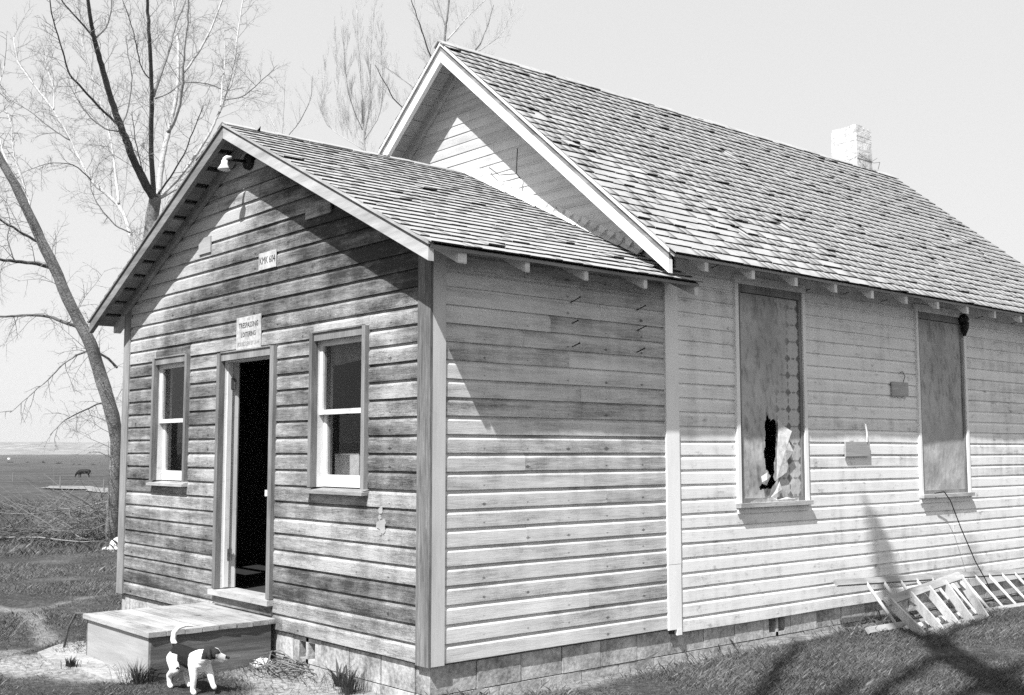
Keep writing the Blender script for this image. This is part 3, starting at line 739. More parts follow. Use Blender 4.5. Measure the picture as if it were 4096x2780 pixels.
# --- hall windows with stretched sheeting
def point_in(poly, x, y):
    x = np.asarray(x); y = np.asarray(y); ins = np.zeros(x.shape, bool); n_ = len(poly)
    for i in range(n_):
        x0_, y0_ = poly[i]; x1_, y1_ = poly[(i+1) % n_]
        c = ((y0_ > y) != (y1_ > y)) & (x < (x1_-x0_)*(y-y0_)/(y1_-y0_+1e-12)+x0_); ins ^= c
    return ins
MT['cloth'] = speckle('torn_cloth', .35, .72, 16, 6, .4, .01)
MT['sheet'] = attr_mat('stretched_sheeting', .10, .72, 'tone', 45, .10, .15, .004, .75)
def hall_window(r, torn):
    x0, x1, z0, z1 = r
    win = MB().box(x0-.01, x1+.01, -.014, .03, z1+.0005, z1+.075).build('window', MT['hall'], house)
    MB().box(x0, x0+.045, -.012, .03, z0+.03, z1-.001).build('side_casing', MT['white_v'], win)
    MB().box(x1-.045, x1, -.012, .03, z0+.03, z1-.001).build('side_casing', MT['white_v'], win)
    fr = MB().box(x0+.046, x0+.085, .004, .05, z0+.03, z1-.07).box(x1-.085, x1-.046, .004, .05, z0+.03, z1-.07).box(x0+.046, x1-.046, .002, .05, z1-.069, z1-.002).box(x0+.086, x1-.086, .004, .05, z0+.03, z0+.07)
    fr.build('frame', MT['casing'], win)
    MB().box(x0-.012, x1+.012, -.045, .06, z0-.008, z0+.029).build('sill', MT['sill'], win)
    MB().box(x0+.0, x1-.0, -.006, .03, z0-.06, z0-.0085).build('apron', MT['hall'], win)
    nx_, nz_ = 130, 240
    u, v = np.meshgrid(np.linspace(0, 1, nx_), np.linspace(0, 1, nz_), indexing='ij')
    sx = x0+.075+(x1-x0-.15)*u; sz = z0+.045+(z1-z0-.12)*v
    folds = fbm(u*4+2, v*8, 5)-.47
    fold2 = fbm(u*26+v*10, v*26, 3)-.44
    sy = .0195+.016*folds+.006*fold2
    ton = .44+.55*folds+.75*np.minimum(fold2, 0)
    if torn:
        # printed clover pattern that shows on the right part of the cloth
        pu = (sx-(x1+.0025))/.175; pv = (sz-z0)/.157
        fu = pu-np.round(pu); fv = pv-np.round(pv)
        pet = np.minimum.reduce([np.hypot(fu-.22*a, fv-.22*b) for a in (-1, 1) for b in (-1, 1)])
        dia = (.5-np.abs(fu))+(.5-np.abs(fv))
        patt = np.where((pet < .27) & (dia > .26), .66, np.where(dia < .5, .02, .42))
        edge = .66+.5*(fbm(v*4, u*3, 3)-.45)+.6*np.maximum(0, v-.60)
        k = smooth(-.10, .12, u-edge); ton = ton*(1-k)+(patt*.75+.15*ton)*k
        tear = [(.427, .432), (.39, .378), (.40, .313), (.384, .249), (.357, .225), (.384, .177), (.405, .149), (.446, .116), (.373, .08), (.257, .064), (.30, .052), (.46, .052), (.58, .096), (.527, .104), (.545, .16), (.554, .217), (.57, .30), (.58, .394), (.52, .392), (.486, .398)]
        ctr = np.array([.42, .3])
        jag = [(a+.012*rng.uniform(-1, 1), b+.008*rng.uniform(-1, 1)) for (p, q) in zip(tear, tear[1:]+tear[:1]) for (a, b) in [(p[0]*(1-t_)+q[0]*t_, p[1]*(1-t_)+q[1]*t_) for t_ in (0, .33, .66)]]
        hole = point_in(jag, u, v)
    else:
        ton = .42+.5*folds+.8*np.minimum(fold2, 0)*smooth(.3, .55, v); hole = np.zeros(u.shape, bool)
    I = np.arange(nx_*nz_).reshape(nx_, nz_)
    q = np.stack([I[:-1,:-1], I[1:,:-1], I[1:,1:], I[:-1,1:]], -1)
    keep = ~(hole[:-1,:-1] & hole[1:,1:])
    me = np_mesh('sheeting', np.stack([sx.ravel(), sy.ravel(), sz.ravel()], 1), q[keep], 4)
    color_attr(me, np.clip(ton, 0, 1).ravel()); put('sheeting', me, MT['sheet'], win, True)
    if torn:
        # the torn edge folded outwards, its pale back to the light
        fl = [(.58, .394), (.64, .372), (.70, .352), (.778, .337), (.74, .31), (.73, .285), (.797, .237), (.75, .21), (.70, .189), (.716, .161), (.69, .133), (.62, .115), (.54, .10), (.55, .16), (.554, .217), (.57, .30)]
        P = [(x0+.075+(x1-x0-.15)*a, .004-.10*max(0, a-.545)-.006*rng.random(), z0+.045+(z1-z0-.12)*b) for a, b in fl]
        n_ = len(P); cx_ = np.mean(P, 0); cx_[1] -= .012
        MB().add(P+[tuple(cx_)], [(i, (i+1) % n_, n_) for i in range(n_)]).build('torn_flap', MT['cloth'], win)
        for pts in ([(.284, .116), (.365, .135), (.438, .116), (.40, .09), (.365, .072), (.30, .078), (.27, .088)], [(.42, .01), (.50, .045), (.57, .09), (.60, .05), (.55, .03), (.52, .0)], [(.10, -.004), (.2, .012), (.33, .004), (.42, .016), (.55, .0), (.7, .012), (.8, .002), (.9, .008), (.9, -.014), (.5, -.016), (.1, -.014)]):
            P = [(x0+.075+(x1-x0-.15)*a, -.002-.02*rng.random(), z0+.045+(z1-z0-.12)*b) for a, b in pts]; n_ = len(P); c_ = np.mean(P, 0)
            MB().add(P+[tuple(c_+(0, -.012, 0))], [(i, (i+1) % n_, n_) for i in range(n_)]).build('torn_flap', MT['cloth'], win)
    return win
hall_window(HW1, True); hall_window(HW2, False)

# --- wall lamp under the entry gable
lm = thing('wall_lamp', 'small lamp on a pipe arm under the peak of the entry gable', 'lamp', (.0, 2.66, 3.95))
MB().tube([(.02, 0, 0), (-.03, 0, 0)], [.075, .07], 14).build('base', MT['iron'], lm, True)
MB().tube([(-.03, 0, 0), (-.17, .02, -.006), (-.19, .025, -.008)], .013, 8).build('arm', MT['iron'], lm, True)
MB().tube([(-.165, .02, .01), (-.205, .027, .008), (-.22, .03, -.005), (-.22, .03, -.03)], .019, 8).build('socket', MT['white'], lm, True)
MB().tube([(-.22, .03, -.02), (-.221, .03, -.05), (-.223, .031, -.08), (-.225, .031, -.10)], [.026, .03, .042, .056], 14).build('lamp_shade', MT['white'], lm, True)

# --- signs on the entry wall
def text_mesh(txt, size, sx=1.0):
    cu = bpy.data.curves.new('lettering', 'FONT'); cu.body = txt; cu.size = size; cu.align_x = 'CENTER'; cu.align_y = 'CENTER'; cu.extrude = .0004; cu.resolution_u = 2
    o = bpy.data.objects.new('lettering', cu); C.objects.link(o)
    dg = bpy.context.evaluated_depsgraph_get(); me = bpy.data.meshes.new_from_object(o.evaluated_get(dg)); bpy.data.objects.remove(o)
    co = np.empty(len(me.vertices)*3); me.vertices.foreach_get('co', co); co = co.reshape(-1, 3)
    out = np.stack([-co[:, 2], -co[:, 0]*sx, co[:, 1]], 1); me.vertices.foreach_set('co', out.ravel()); me.update(); me.name = 'lettering'; return me
def sign(name, label, y, z, w, h, tilt, lines):
    t_ = thing(name, label, 'sign', (.004, y, z)); t_.rotation_euler = (tilt, 0, 0)
    MB().box(-.003, .002, -w/2, w/2, -h/2, h/2).build('panel', MT['paper'], t_)
    for (txt, zz, sz, sx, mt) in lines:
        o = put('lettering', text_mesh(txt, sz, sx), MT[mt], t_); o.location = (-.0042, 0, zz)
    return t_
sign('licence_plate', 'pale plate reading KMK 604 high on the entry gable', 2.308, 3.035, .30, .145, .0, [('KMK 604', .0, .088, .80, 'ink')])
sign('warning_sign', 'pale notice against trespassing and loitering above the open door', 2.615, 2.445, .44, .285, -.012,
     [('NO', .118, .03, .9, 'inkf'), ('TRESPASSING', .065, .066, .88, 'ink'), ('LOITERING', -.015, .06, .88, 'ink'), ('FORBIDDEN BY LAW', -.095, .052, .80, 'inkf')])
# peeled pale splash on the boards below the window with the blind
for (yc, zc, rr_) in ((.585, 1.005, .030), (.600, .955, .022), (.575, .905, .052), (.560, .875, .035), (.615, .900, .030), (.590, .845, .020)):
    sp_ = [(yc+rr_*rng.uniform(.6, 1.15)*math.cos(a), zc+rr_*rng.uniform(.6, 1.15)*math.sin(a)) for a in np.linspace(0, 5.8, 11)]
    MB().prism(sp_, 0, .0045+rng.uniform(0, .001), .0095).build('paint_splash', MT['stepfront'], entry)
MB().tube([(L-.02, 1.78, 4.02), (L-.10, 1.75, 4.05), (L-.13, 1.70, 4.28)], .005, 5).tube([(L-.02, 2.25, 4.22), (L-.06, 2.05, 4.10), (L-.10, 1.76, 4.05)], .004, 5).build('aerial_wire', MT['iron'], hgab)
# patch boards on the gable, small hanging boards on the hall wall
pb = MB().box(-.008, .009, 1.30, 1.68, 3.28, 3.40).build('patch_board', MT['front'], entry)
pb = MB().box(-.004, .009, 3.38, 3.62, 3.25, 3.40).build('patch_board', MT['stepfront'], entry)
def hang_board(label, x0, x1, z0, z1, cord):
    t_ = thing('hanging_board', label, 'board', ((x0+x1)/2, -.012, z0))
    w = (x1-x0)/2; h = z1-z0
    MB().box(-w, w, -.004, .012, 0, h).build('board', MT['board'], t_)
    MB().tube([(w*.35, -.004, h), (w*.55, -.010, h+.06), (w*.3, -.006, h+.11), (w*.2, .012, h+.10)] if cord else [(w*.75, -.004, h), (w*.72, -.012, h+.09), (w*.62, -.01, h+.17), (w*.60, .01, h+.19)], .004 if cord else .008, 5).build('cord', MT['rust'] if cord else MT['white'], t_)
hang_board('small dark board hung on a wire loop beside the untorn hall window', 5.86, 6.17, 1.99, 2.135, True)
hang_board('grey board hung on a white cord low between the hall windows', 4.985, 5.41, 1.375, 1.515, False)
bl = thing('wall_bell', 'black round fixture at the upper corner of the untorn hall window', 'fixture', (7.36, -.02, 2.80))
MB().tube([(0, .03, .09), (0, 0, .09), (0, -.035, .06)], [.05, .07, .05], 12).build('housing', MT['iron'], bl, True)
MB().tube([(0, -.02, .05), (.005, -.02, -.02), (.01, -.01, -.10)], [.05, .04, .015], 10).build('stem', MT['iron'], bl, True)
cb = MB().tube([(6.55, -.06, .985), (6.70, -.085, 1.0), (6.80, -.10, .90), (6.95, -.13, .6), (7.15, -.17, .25), (7.3, -.2, .05), (7.42, -.25, -.2)], .006, 5).build('cable', MT['iron'], None)
tag(cb, 'thin dark cable hanging from the sill of the untorn hall window', 'cable')

# ------------------------------------------------------------------ wooden step
stp = thing('doorstep', 'pale planked wooden step below the open door', 'step', (-.52, 2.73, -.28))
x = -.53; k = 0
while x < .50:
    w = .142+rng.uniform(-.008, .008)
    dz = rng.uniform(-.003, .003); sk = rng.uniform(-.006, .006)
    MB().prism([(x, -.665+sk), (x+w-.006, -.665-sk), (x+w-.006, .66+rng.uniform(-.01, .01)), (x, .66+rng.uniform(-.01, .01))], 2, .325+dz, .362+dz).build('plank', MT['plank'], stp); x += w; k += 1
MB().box(-.50, .50, -.645, -.61, -.02, .324).build('side_board', MT['stepside'], stp)
MB().box(-.50, .50, .61, .645, -.02, .324).build('side_board', MT['stepside'], stp)
MB().box(-.505, -.465, -.609, .609, -.03, .323).build('front_board', MT['stepfront'], stp)
pl = [on_z(px, py, -.24)[:2] for px, py in ((150, 2600), (235, 2568), (335, 2555), (420, 2560), (560, 2650), (600, 2690), (520, 2712), (420, 2705), (330, 2670), (215, 2640))]
sb = MB().prism([tuple(p) for p in pl][::-1], 2, -.36, -.258).build('concrete_slab', MT['slab'], None)
tag(sb, 'pale broken concrete slab lying beside the wooden doorstep', 'slab')

# ------------------------------------------------------------------ ladders against the hall wall
def gz(x, y): return float(ground(np.array(x), np.array(y)))
lad = thing('ladder', 'long straight ladder with round white rungs lying on edge along the hall wall', 'ladder', (6.3, -.2, -.25))
p0, p1 = np.array([4.62, -.10, .205]), np.array([9.2, -.10, .02])
b0, b1 = np.array([4.62, -.42, -.19]), np.array([9.2, -.42, -.26])
o_ = np.array([6.3, -.2, -.25])
MB().beam(p0-o_, p1-o_, .03, .06, (0, .6, .8)).build('rail', MT['ladder_grey'], lad)
MB().beam(b0-o_, b1-o_, .03, .06, (0, .6, .8)).build('rail', MT['ladder_grey'], lad)
for k in range(15):
    u = (5.12+.303*k-p0[0])/(p1[0]-p0[0])
    if u > .99: break
    a = p0+(p1-p0)*u; b_ = b0+(b1-b0)*u
    MB().tube([a*.97+b_*.03-o_, b_*.98+a*.02-o_], .017, 8).build('rung', MT['ladder'], lad, True)
sld = thing('stepladder', 'short stepladder with flat treads and braces leaning on the long ladder', 'ladder', (5.6, -.45, -.25))
o_ = np.array([5.6, -.45, -.25])
t0, t1 = np.array([4.93, -.43, .040]), np.array([6.38, -.40, .175])
q0, q1 = np.array([4.97, -.74, -.235]), np.array([6.5, -.60, -.225])
MB().beam(t0-o_, t1-o_, .025, .085, (0, .7, .7)).build('rail', MT['ladder_grey'], sld)
MB().beam(q0-o_, q1-o_, .025, .085, (0, .7, .7)).build('rail', MT['ladder_grey'], sld)
for k, u in enumerate((.03, .28, .52, .74, .97)):
    a = t0+(t1-t0)*u; b_ = q0+(q1-q0)*u
    MB().beam(a-o_, b_-o_, .085, .022, (1, 0, .08)).build('tread', MT['ladder'], sld)
    if k in (1, 4):
        MB().beam(a-o_+(.07, 0, 0), (a*.72+b_*.28)-o_, .018, .03).beam(a-o_-(.07, 0, 0), (a*.72+b_*.28)-o_, .018, .03).build('brace', MT['ladder'], sld)
MB().beam(q0-o_+(.1, .2, .02), q1-o_+(.3, .2, .02), .025, .07, (0, .7, .7)).build('rear_rail', MT['ladder'], sld)

# ------------------------------------------------------------------ trees
class Twigs:
    """many thin three-sided shoots collected as arrays"""
    def __init__(s): s.V = []; s.n = 0; s.F = []
    def tube(s, pts, rad, sides=3, cap=False):
        P = np.asarray(pts); R_ = np.asarray(rad); d = P[-1]-P[0]; d = d/(np.linalg.norm(d)+1e-9)
        a = (-d[1], d[0], 0.0) if abs(d[2]) < .95 else (1.0, 0.0, 0.0); a = np.array(a); a /= np.linalg.norm(a)+1e-9
        b = np.array([d[1]*a[2]-d[2]*a[1], d[2]*a[0]-d[0]*a[2], d[0]*a[1]-d[1]*a[0]])
        ring = np.stack([a, -.5*a+.866*b, -.5*a-.866*b]); m = len(P)
        s.V.append((P[:, None, :]+R_[:, None, None]*ring[None]).reshape(-1, 3))
        i = (np.arange(m-1)*3)[:, None]; k = np.arange(3)[None]; k2 = (k+1) % 3
        s.F.append((np.stack([i+k, i+k2, i+3+k2, i+3+k], -1).reshape(-1, 4))+s.n); s.n += m*3
    def build(s, name, mat, parent):
        return put(name, np_mesh(name, np.concatenate(s.V), np.concatenate(s.F), 4), mat, parent)
def jitter_path(pts, amp, n_sub=3):
    """smooth a coarse path and roughen it"""
    P = np.array(pts, float); out = []
    for i in range(len(P)-1):
        p0 = P[max(i-1, 0)]; p1 = P[i]; p2 = P[i+1]; p3 = P[min(i+2, len(P)-1)]
        for k in range(n_sub):
            t = k/n_sub
            out.append(.5*((2*p1)+(-p0+p2)*t+(2*p0-5*p1+4*p2-p3)*t*t+(-p0+3*p1-3*p2+p3)*t**3)+nr.normal(0, amp, 3)*(0 if (i == 0 and k == 0) else 1))
    out.append(P[-1]); return out
def rand_perp(d):
    v = nr.normal(0, 1, 3); v -= d*np.dot(v, d); return v/(np.linalg.norm(v)+1e-9)
def sprout(mb, path, rad, level, spacing, ln, r0, up, spread, start=.15, droop=0.0, sides=3):
    """twigs along a path; recurses level times"""
    P = np.array(path); seg = np.linalg.norm(np.diff(P, axis=0), axis=1); tot = seg.sum()
    if tot < 1e-6: return
    cum = np.concatenate([[0], np.cumsum(seg)])
    s = tot*start+nr.random()*spacing
    while s < tot:
        i = min(np.searchsorted(cum, s)-1, len(P)-2); f = (s-cum[i])/max(seg[i], 1e-9); p = P[i]*(1-f)+P[i+1]*f
        d = (P[i+1]-P[i])/max(seg[i], 1e-9)
        q = rand_perp(d); e = d*nr.uniform(.35, .8)+q*spread*nr.uniform(.6, 1.2)+np.array([0, 0, up]); e /= np.linalg.norm(e)
        l_ = ln*nr.uniform(.5, 1.25)*(1-.45*s/tot); n_ = 4
        pts = [p]; dd = e.copy()
        jit_ = nr.normal(0, .16, (n_, 3)); jit_[:, 2] += up*.25-droop*.12*np.arange(n_)
        for k in range(n_):
            dd = dd+jit_[k]; dd = dd/math.sqrt(dd@dd); pts.append(pts[-1]+dd*(l_/n_))
        rr_ = min(r0, rad*.6)*nr.uniform(.7, 1.1)
        mb.tube(pts, [rr_*(1-.75*k/n_) for k in range(n_+1)], sides, False)
        if level > 0: sprout(mb, pts, rr_, level-1, spacing*.55, l_*.55, rr_*.6, up, spread, .2, droop, 3)
        s += spacing*nr.uniform(.6, 1.5)
def limb_path(px, depth, ddep=0.0):
    """outline points of a limb, with the limb leaning towards or away from the viewer"""
    n_ = len(px); return [at_depth(x_, y_, depth+ddep*i/max(1, n_-1)) for i, (x_, y_) in enumerate(px)]
def tree(name, label, base, depth, limbs, twig, bark, twigm, group=None):
    """limbs: (points, first width, last width, lean, bark or None); widths in photograph pixels at that depth"""
    t_ = thing(name, label, 'tree', tuple(base), 0, group); b_ = np.array(base)
    tw = Twigs(); first = True
    for (px, w0, w1, lean, bk) in limbs:
        wp = limb_path(px, depth, lean); path = jitter_path(wp, .005*depth/22, 4)
        r0 = w0*.43*depth/FOCAL; r1 = w1*.40*depth/FOCAL; n_ = len(path)
        rad = [(r0+(r1-r0)*i/(n_-1))*(1+.035*nr.normal()*(r0 > .03)) for i in range(n_)]
        if first and path[0][2] < b_[2]+.6: rad[0] *= 1.35
        m = MB().tube([p-b_ for p in path], rad, 10 if w0 > 20 else 6)
        m.build('trunk' if first else 'limb', MT[bk or bark], t_, True); first = False
        lv, sp_, ln_, rr_, up_, sd_, st_, dr_ = twig
        sprout(tw, [p-b_ for p in path], max(r0, r1), lv, sp_*(.7 if w0 < 14 else 1), ln_*(.6 if w0 < 14 else 1), rr_, up_, sd_, st_, dr_)
    tw.build('crown', twigm, t_)
    return t_
tb_ = at_depth(455, 2195, 20.5)
tb_[2] = gz(tb_[0], tb_[1])-.03
pb_ = [(453, 2215), (457, 2060), (466, 1900), (468, 1760), (440, 1630), (395, 1480), (350, 1350), (290, 1235), (215, 1065), (150, 930), (85, 790), (20, 670), (-60, 520), (-140, 330), (-200, 120)]
tree('cottonwood_tree', 'big bare cottonwood with a thick grey trunk leaning away from the entry', tb_, 20.5, [
    (pb_, 74, 26, -2.0, None),
    ([(225, 1075), (150, 1056), (60, 1045), (-30, 1032), (-160, 1000)], 20, 10, -1.5, 'bark_dark'),
    ([(330, 1312), (262, 1290), (190, 1266), (90, 1262), (0, 1266), (-120, 1240)], 19, 9, 1.5, 'bark_dark'),
    ([(168, 978), (95, 935), (10, 886), (-80, 820)], 14, 7, -1, 'bark_dark'),
    ([(468, 1470), (420, 1425), (365, 1406), (320, 1415), (255, 1456), (190, 1520), (110, 1590), (40, 1650)], 12, 3, -2, None),
    ([(440, 1605), (400, 1612), (340, 1640), (260, 1680), (200, 1740)], 10, 3, -1.5, None),
    ([(60, 1045), (30, 960), (40, 880), (10, 800)], 7, 2, 1, 'bark_dark'),
    ([(130, 900), (110, 780), (60, 640), (40, 480), (20, 440)], 9, 3, 2, 'bark_pale'),
    ([(60, 740), (10, 600), (-20, 430), (20, 250)], 14, 5, 2, 'bark_pale'),
], (2, .20, 1.15, .008, -.05, .8, .12, .55), 'bark', MT['twig'])
tb_ = at_depth(600, 2120, 25); tb_[2] = gz(tb_[0], tb_[1])-.03
tree('poplar_tree', 'bare many-stemmed poplar rising behind the entry roof with dark and sunlit stems', tb_, 25, [
    ([(600, 2140), (598, 1700), (600, 1250), (604, 960), (610, 860), (622, 790)], 90, 56, 0, None),
    ([(620, 800), (575, 725), (535, 640), (505, 560), (483, 505), (455, 430), (425, 330), (400, 240), (380, 170), (370, 120), (355, 30), (345, -90)], 40, 13, -3, 'bark_dark'),
    ([(618, 800), (610, 690), (604, 540), (606, 400), (604, 260), (596, 120), (588, -20), (580, -120)], 26, 11, -2.5, 'bark_dark'),
    ([(632, 790), (640, 700), (655, 600), (680, 510), (702, 400), (712, 300), (713, 180), (698, 70), (680, -60)], 30, 11, 3, 'bark_pale'),
    ([(672, 530), (715, 440), (730, 330), (738, 200), (752, 60), (755, -60)], 19, 8, -1, 'bark_pale'),
    ([(615, 385), (645, 290), (680, 190), (702, 100), (735, 20), (760, -60)], 16, 7, 2, 'bark'),
    ([(735, 290), (790, 215), (845, 115), (870, 50), (900, -30)], 12, 6, 1, 'bark_pale'),
    ([(472, 500), (400, 430), (330, 355), (278, 295), (250, 200), (215, 80), (195, -20)], 12, 5, -3, 'bark_dark'),
    ([(478, 525), (420, 515), (350, 455), (300, 380), (270, 320)], 9, 3, 2, 'bark_dark'),
    ([(378, 155), (320, 85), (260, 20), (225, -40)], 10, 5, -1, 'bark_dark'),
    ([(378, 155), (425, 110), (445, 40), (448, -30)], 8, 4, 1, 'bark_dark'),
    ([(490, 500), (515, 420), (528, 310), (510, 200), (505, 140)], 7, 3, 2, 'bark_dark'),
    ([(606, 325), (565, 270), (545, 180), (520, 80), (490, 0)], 7, 3, -2, 'bark_dark'),
    ([(620, 395), (680, 370), (735, 330), (830, 335), (900, 360), (980, 350)], 8, 3, 2, 'bark'),
    ([(632, 780), (680, 710), (735, 620), (770, 530), (812, 430)], 10, 4, -1, 'bark_dark'),
    ([(635, 795), (690, 765), (750, 735), (800, 725)], 14, 8, 2, 'bark_pale'),
    ([(600, 760), (560, 640), (540, 540), (528, 450)], 6, 3, -2, 'bark_dark'),
    ([(600, 1330), (575, 1150), (540, 1010), (510, 905), (480, 830), (420, 770), (362, 715), (310, 620), (270, 540), (212, 440), (160, 370), (110, 305), (70, 240), (55, 150)], 26, 7, 4, 'bark_pale'),
    ([(475, 815), (462, 700), (445, 580), (425, 480), (385, 360), (345, 240), (320, 120)], 14, 4, 4, 'bark_pale'),
    ([(214, 438), (216, 370), (190, 270), (175, 200)], 8, 3, 1.5, 'bark_pale'),
    ([(278, 560), (200, 510), (110, 440), (20, 390)], 6, 2, 1, 'bark_dark'),
    ([(365, 720), (290, 660), (190, 655), (90, 690)], 6, 2, -1, 'bark_dark'),
    ([(520, 930), (460, 900), (400, 830), (365, 760), (360, 680)], 7, 3, 1, 'bark_dark'),
    ([(628, 800), (735, 690), (830, 545), (862, 480), (890, 420), (915, 335), (938, 240), (955, 110), (975, -20)], 15, 7, 2, 'bark_pale'),
    ([(880, 450), (890, 330), (900, 230), (895, 120)], 8, 4, 2, 'bark_pale'),
    ([(900, 400), (980, 380), (1060, 310), (1110, 260)], 6, 2, -1, 'bark'),
], (2, .19, 1.35, .0072, .12, .75, .14, .1), 'bark', MT['twig'])
def far_poplar(label, stems, depth, twig, bark):
    px, py = stems[0][0][0]
    b_ = at_depth(px, 1900, depth); b_[2] = gz(b_[0], b_[1])-.05
    st = [([(px, 1880), (px, 1200)]+list(stems[0][0]),)+tuple(stems[0][1:])]+stems[1:]
    return tree('poplar_tree', label, b_, depth, st, twig, bark, MT['twig_pale'], None)
far_poplar('slender distant poplar with upright twigs seen between the two gables', [
    ([(1462, 700), (1455, 560), (1448, 430), (1440, 280), (1432, 150), (1428, 40)], 14, 3, 0, 'bark_pale'),
    ([(1455, 560), (1480, 420), (1482, 250), (1490, 120), (1492, 40)], 5, 2, 2, 'bark_pale'),
    ([(1450, 520), (1400, 400), (1380, 250), (1370, 80)], 5, 2, -2, 'bark_pale'),
    ([(1456, 580), (1365, 470), (1350, 330), (1340, 140)], 4, 1.5, 2, 'bark_pale'),
    ([(1458, 560), (1520, 450), (1530, 300), (1522, 130)], 4, 1.5, -2, 'bark_pale'),
    ([(1455, 600), (1310, 500), (1290, 380), (1305, 240)], 4, 1.5, 3, 'bark_pale'),
], 55, (2, .20, 2.2, .0085, .75, .5, .06, 0), 'bark')
far_poplar('faint thin poplar showing its twigs above the entry ridge', [
    ([(1130, 700), (1128, 560), (1135, 430), (1140, 330)], 9, 3, 0, 'bark_pale'),
    ([(1130, 560), (1080, 470), (1050, 380), (1040, 260)], 6, 2, 2, 'bark_pale'),
    ([(1132, 570), (1200, 480), (1240, 400), (1250, 300)], 6, 2, -2, 'bark_pale'),
    ([(1130, 600), (1010, 500), (980, 400), (985, 300)], 5, 2, 2, 'bark_pale'),
], 52, (2, .26, 2.0, .007, .5, .7, .06, 0), 'bark_pale')
far_poplar('bare distant poplar with pale stems standing behind the hall gable peak', [
    ([(1782, 420), (1780, 150), (1790, 60), (1802, -60)], 16, 8, 0, None),
    ([(1785, 110), (1760, 40), (1740, -40)], 8, 4, 1, None),
    ([(1790, 160), (1850, 90), (1900, 40), (1960, -20)], 8, 3, 2, 'bark_pale'),
    ([(1780, 360), (1715, 205), (1680, 100), (1645, 0)], 8, 4, -2, 'bark_dark'),
    ([(1790, 380), (1905, 200), (1945, 120), (1975, 20)], 9, 3, 2, 'bark_dark'),
    ([(1780, 500), (1610, 430), (1550, 350), (1500, 260)], 7, 3, -2, 'bark_dark'),
    ([(1780, 480), (1640, 340), (1560, 280), (1500, 240)], 6, 3, 2, 'bark'),
    ([(1870, 230), (1990, 150), (2040, 60), (2060, -20)], 5, 2, 2, 'bark_pale'),
], 48, (2, .20, 2.0, .0075, .45, .7, .06, 0), 'bark')
# the cottonwood on the sunny side of the yard, whose limbs shade the lawn and the lower wall
sb_ = np.array([-10.2, -7.2, 0.0]); sb_[2] = gz(sb_[0], sb_[1])
st_ = thing('cottonwood_tree', 'tall bare cottonwood in the yard facing the schoolhouse', 'tree', tuple(sb_))
SH = [([(0,0,0), (.2,.1,2.5), (.5,.1,5), (.9,.3,8), (1.2,.6,11), (1.6,.9,14.5), (1.8,1.0,16.5)], .34, .05),
      ([(.8,.2,7), (3.2,.6,8.6), (5.4,1.1,9.6), (6.6,1.9,10.1), (7.9,3.3,10.4), (8.9,4.3,10.9)], .25, .12),
      ([(5.4,1.1,9.6), (6.9,.9,10.3), (8.4,1.4,11.2), (9.6,1.9,12.2)], .15, .07),
      ([(1.0,.4,9.5), (2.6,1.6,11.6), (3.4,2.3,13.4), (4.2,2.9,14.6)], .14, .04),
      ([(1.3,.7,12), (3.0,.9,14), (4.2,.9,15), (5.4,1.0,15.8)], .11, .03),
      ([(2.6,1.6,11.6), (4.4,1.8,12.6), (6.2,2.3,13.6), (7.8,3.0,15)], .09, .03)]
tw = Twigs()
for k, (pts, r0, r1) in enumerate(SH):
    path = jitter_path(pts, .05, 4); n_ = len(path)
    MB().tube(path, [r0+(r1-r0)*i/(n_-1) for i in range(n_)], 10).build('trunk' if k == 0 else 'limb', MT['bark'], st_, True)
    sprout(tw, path, r0, 2, .55, 1.9, .022, .05, .8, .3, .2)
tw.build('crown', MT['twig'], st_)
for (xx, yy, rz_, lab) in ((-14.5, 16.5, 1.9, 'unseen bare cottonwood added before the entry for the panes to reflect'), (-20, 25, 3.6, 'unseen bare cottonwood added farther out for the panes to reflect')):  # copies of the yard tree added out of view for window reflections
    c_ = st_.copy(); C.objects.link(c_); c_.location = (xx, yy, gz(xx, yy)-.05); c_.rotation_euler = (0, 0, rz_); c_['label'] = lab
    for ch_ in list(st_.children):
        d_ = ch_.copy(); C.objects.link(d_); d_.parent = c_

# ------------------------------------------------------------------ animals (one continuous skin each)
def ellip(mb, c, r, n=10):
    c = np.asarray(c, float); r = np.asarray(r, float)*np.ones(3); vs = []; m = n//2
    for i in range(1, m):
        for j in range(n):
            th, ph = math.pi*i/m, 2*math.pi*j/n; vs.append(c+r*(math.sin(th)*math.cos(ph), math.sin(th)*math.sin(ph), math.cos(th)))
    vs += [c+(0, 0, r[2]), c-(0, 0, r[2])]; a, b = (m-1)*n, (m-1)*n+1
    fs = [(i*n+j, (i+1)*n+j, (i+1)*n+(j+1) % n, i*n+(j+1) % n) for i in range(m-2) for j in range(n)]
    fs += [(a, j, (j+1) % n) for j in range(n)]+[(b, (m-2)*n+(j+1) % n, (m-2)*n+j) for j in range(n)]
    mb.add(vs, fs)
def skin_chain(mb, pts, rad, k=3):
    P = [np.asarray(p, float) for p in pts]
    for i in range(len(P)-1):
        d = np.linalg.norm(P[i+1]-P[i]); n_ = max(2, int(d/(min(rad[i], rad[i+1])*.45))+1)
        for t in np.linspace(0, 1, n_): ellip(mb, P[i]*(1-t)+P[i+1]*t, rad[i]*(1-t)+rad[i+1]*t)
def fuse(mb, voxel, smooth_it):
    me = mb.mesh('body'); o = bpy.data.objects.new('body', me); C.objects.link(o)
    m = o.modifiers.new('r', 'REMESH'); m.mode = 'VOXEL'; m.voxel_size = voxel
    m = o.modifiers.new('s', 'SMOOTH'); m.iterations = smooth_it; m.factor = .5
    dg = bpy.context.evaluated_depsgraph_get(); out = bpy.data.meshes.new_from_object(o.evaluated_get(dg)); bpy.data.objects.remove(o); return out
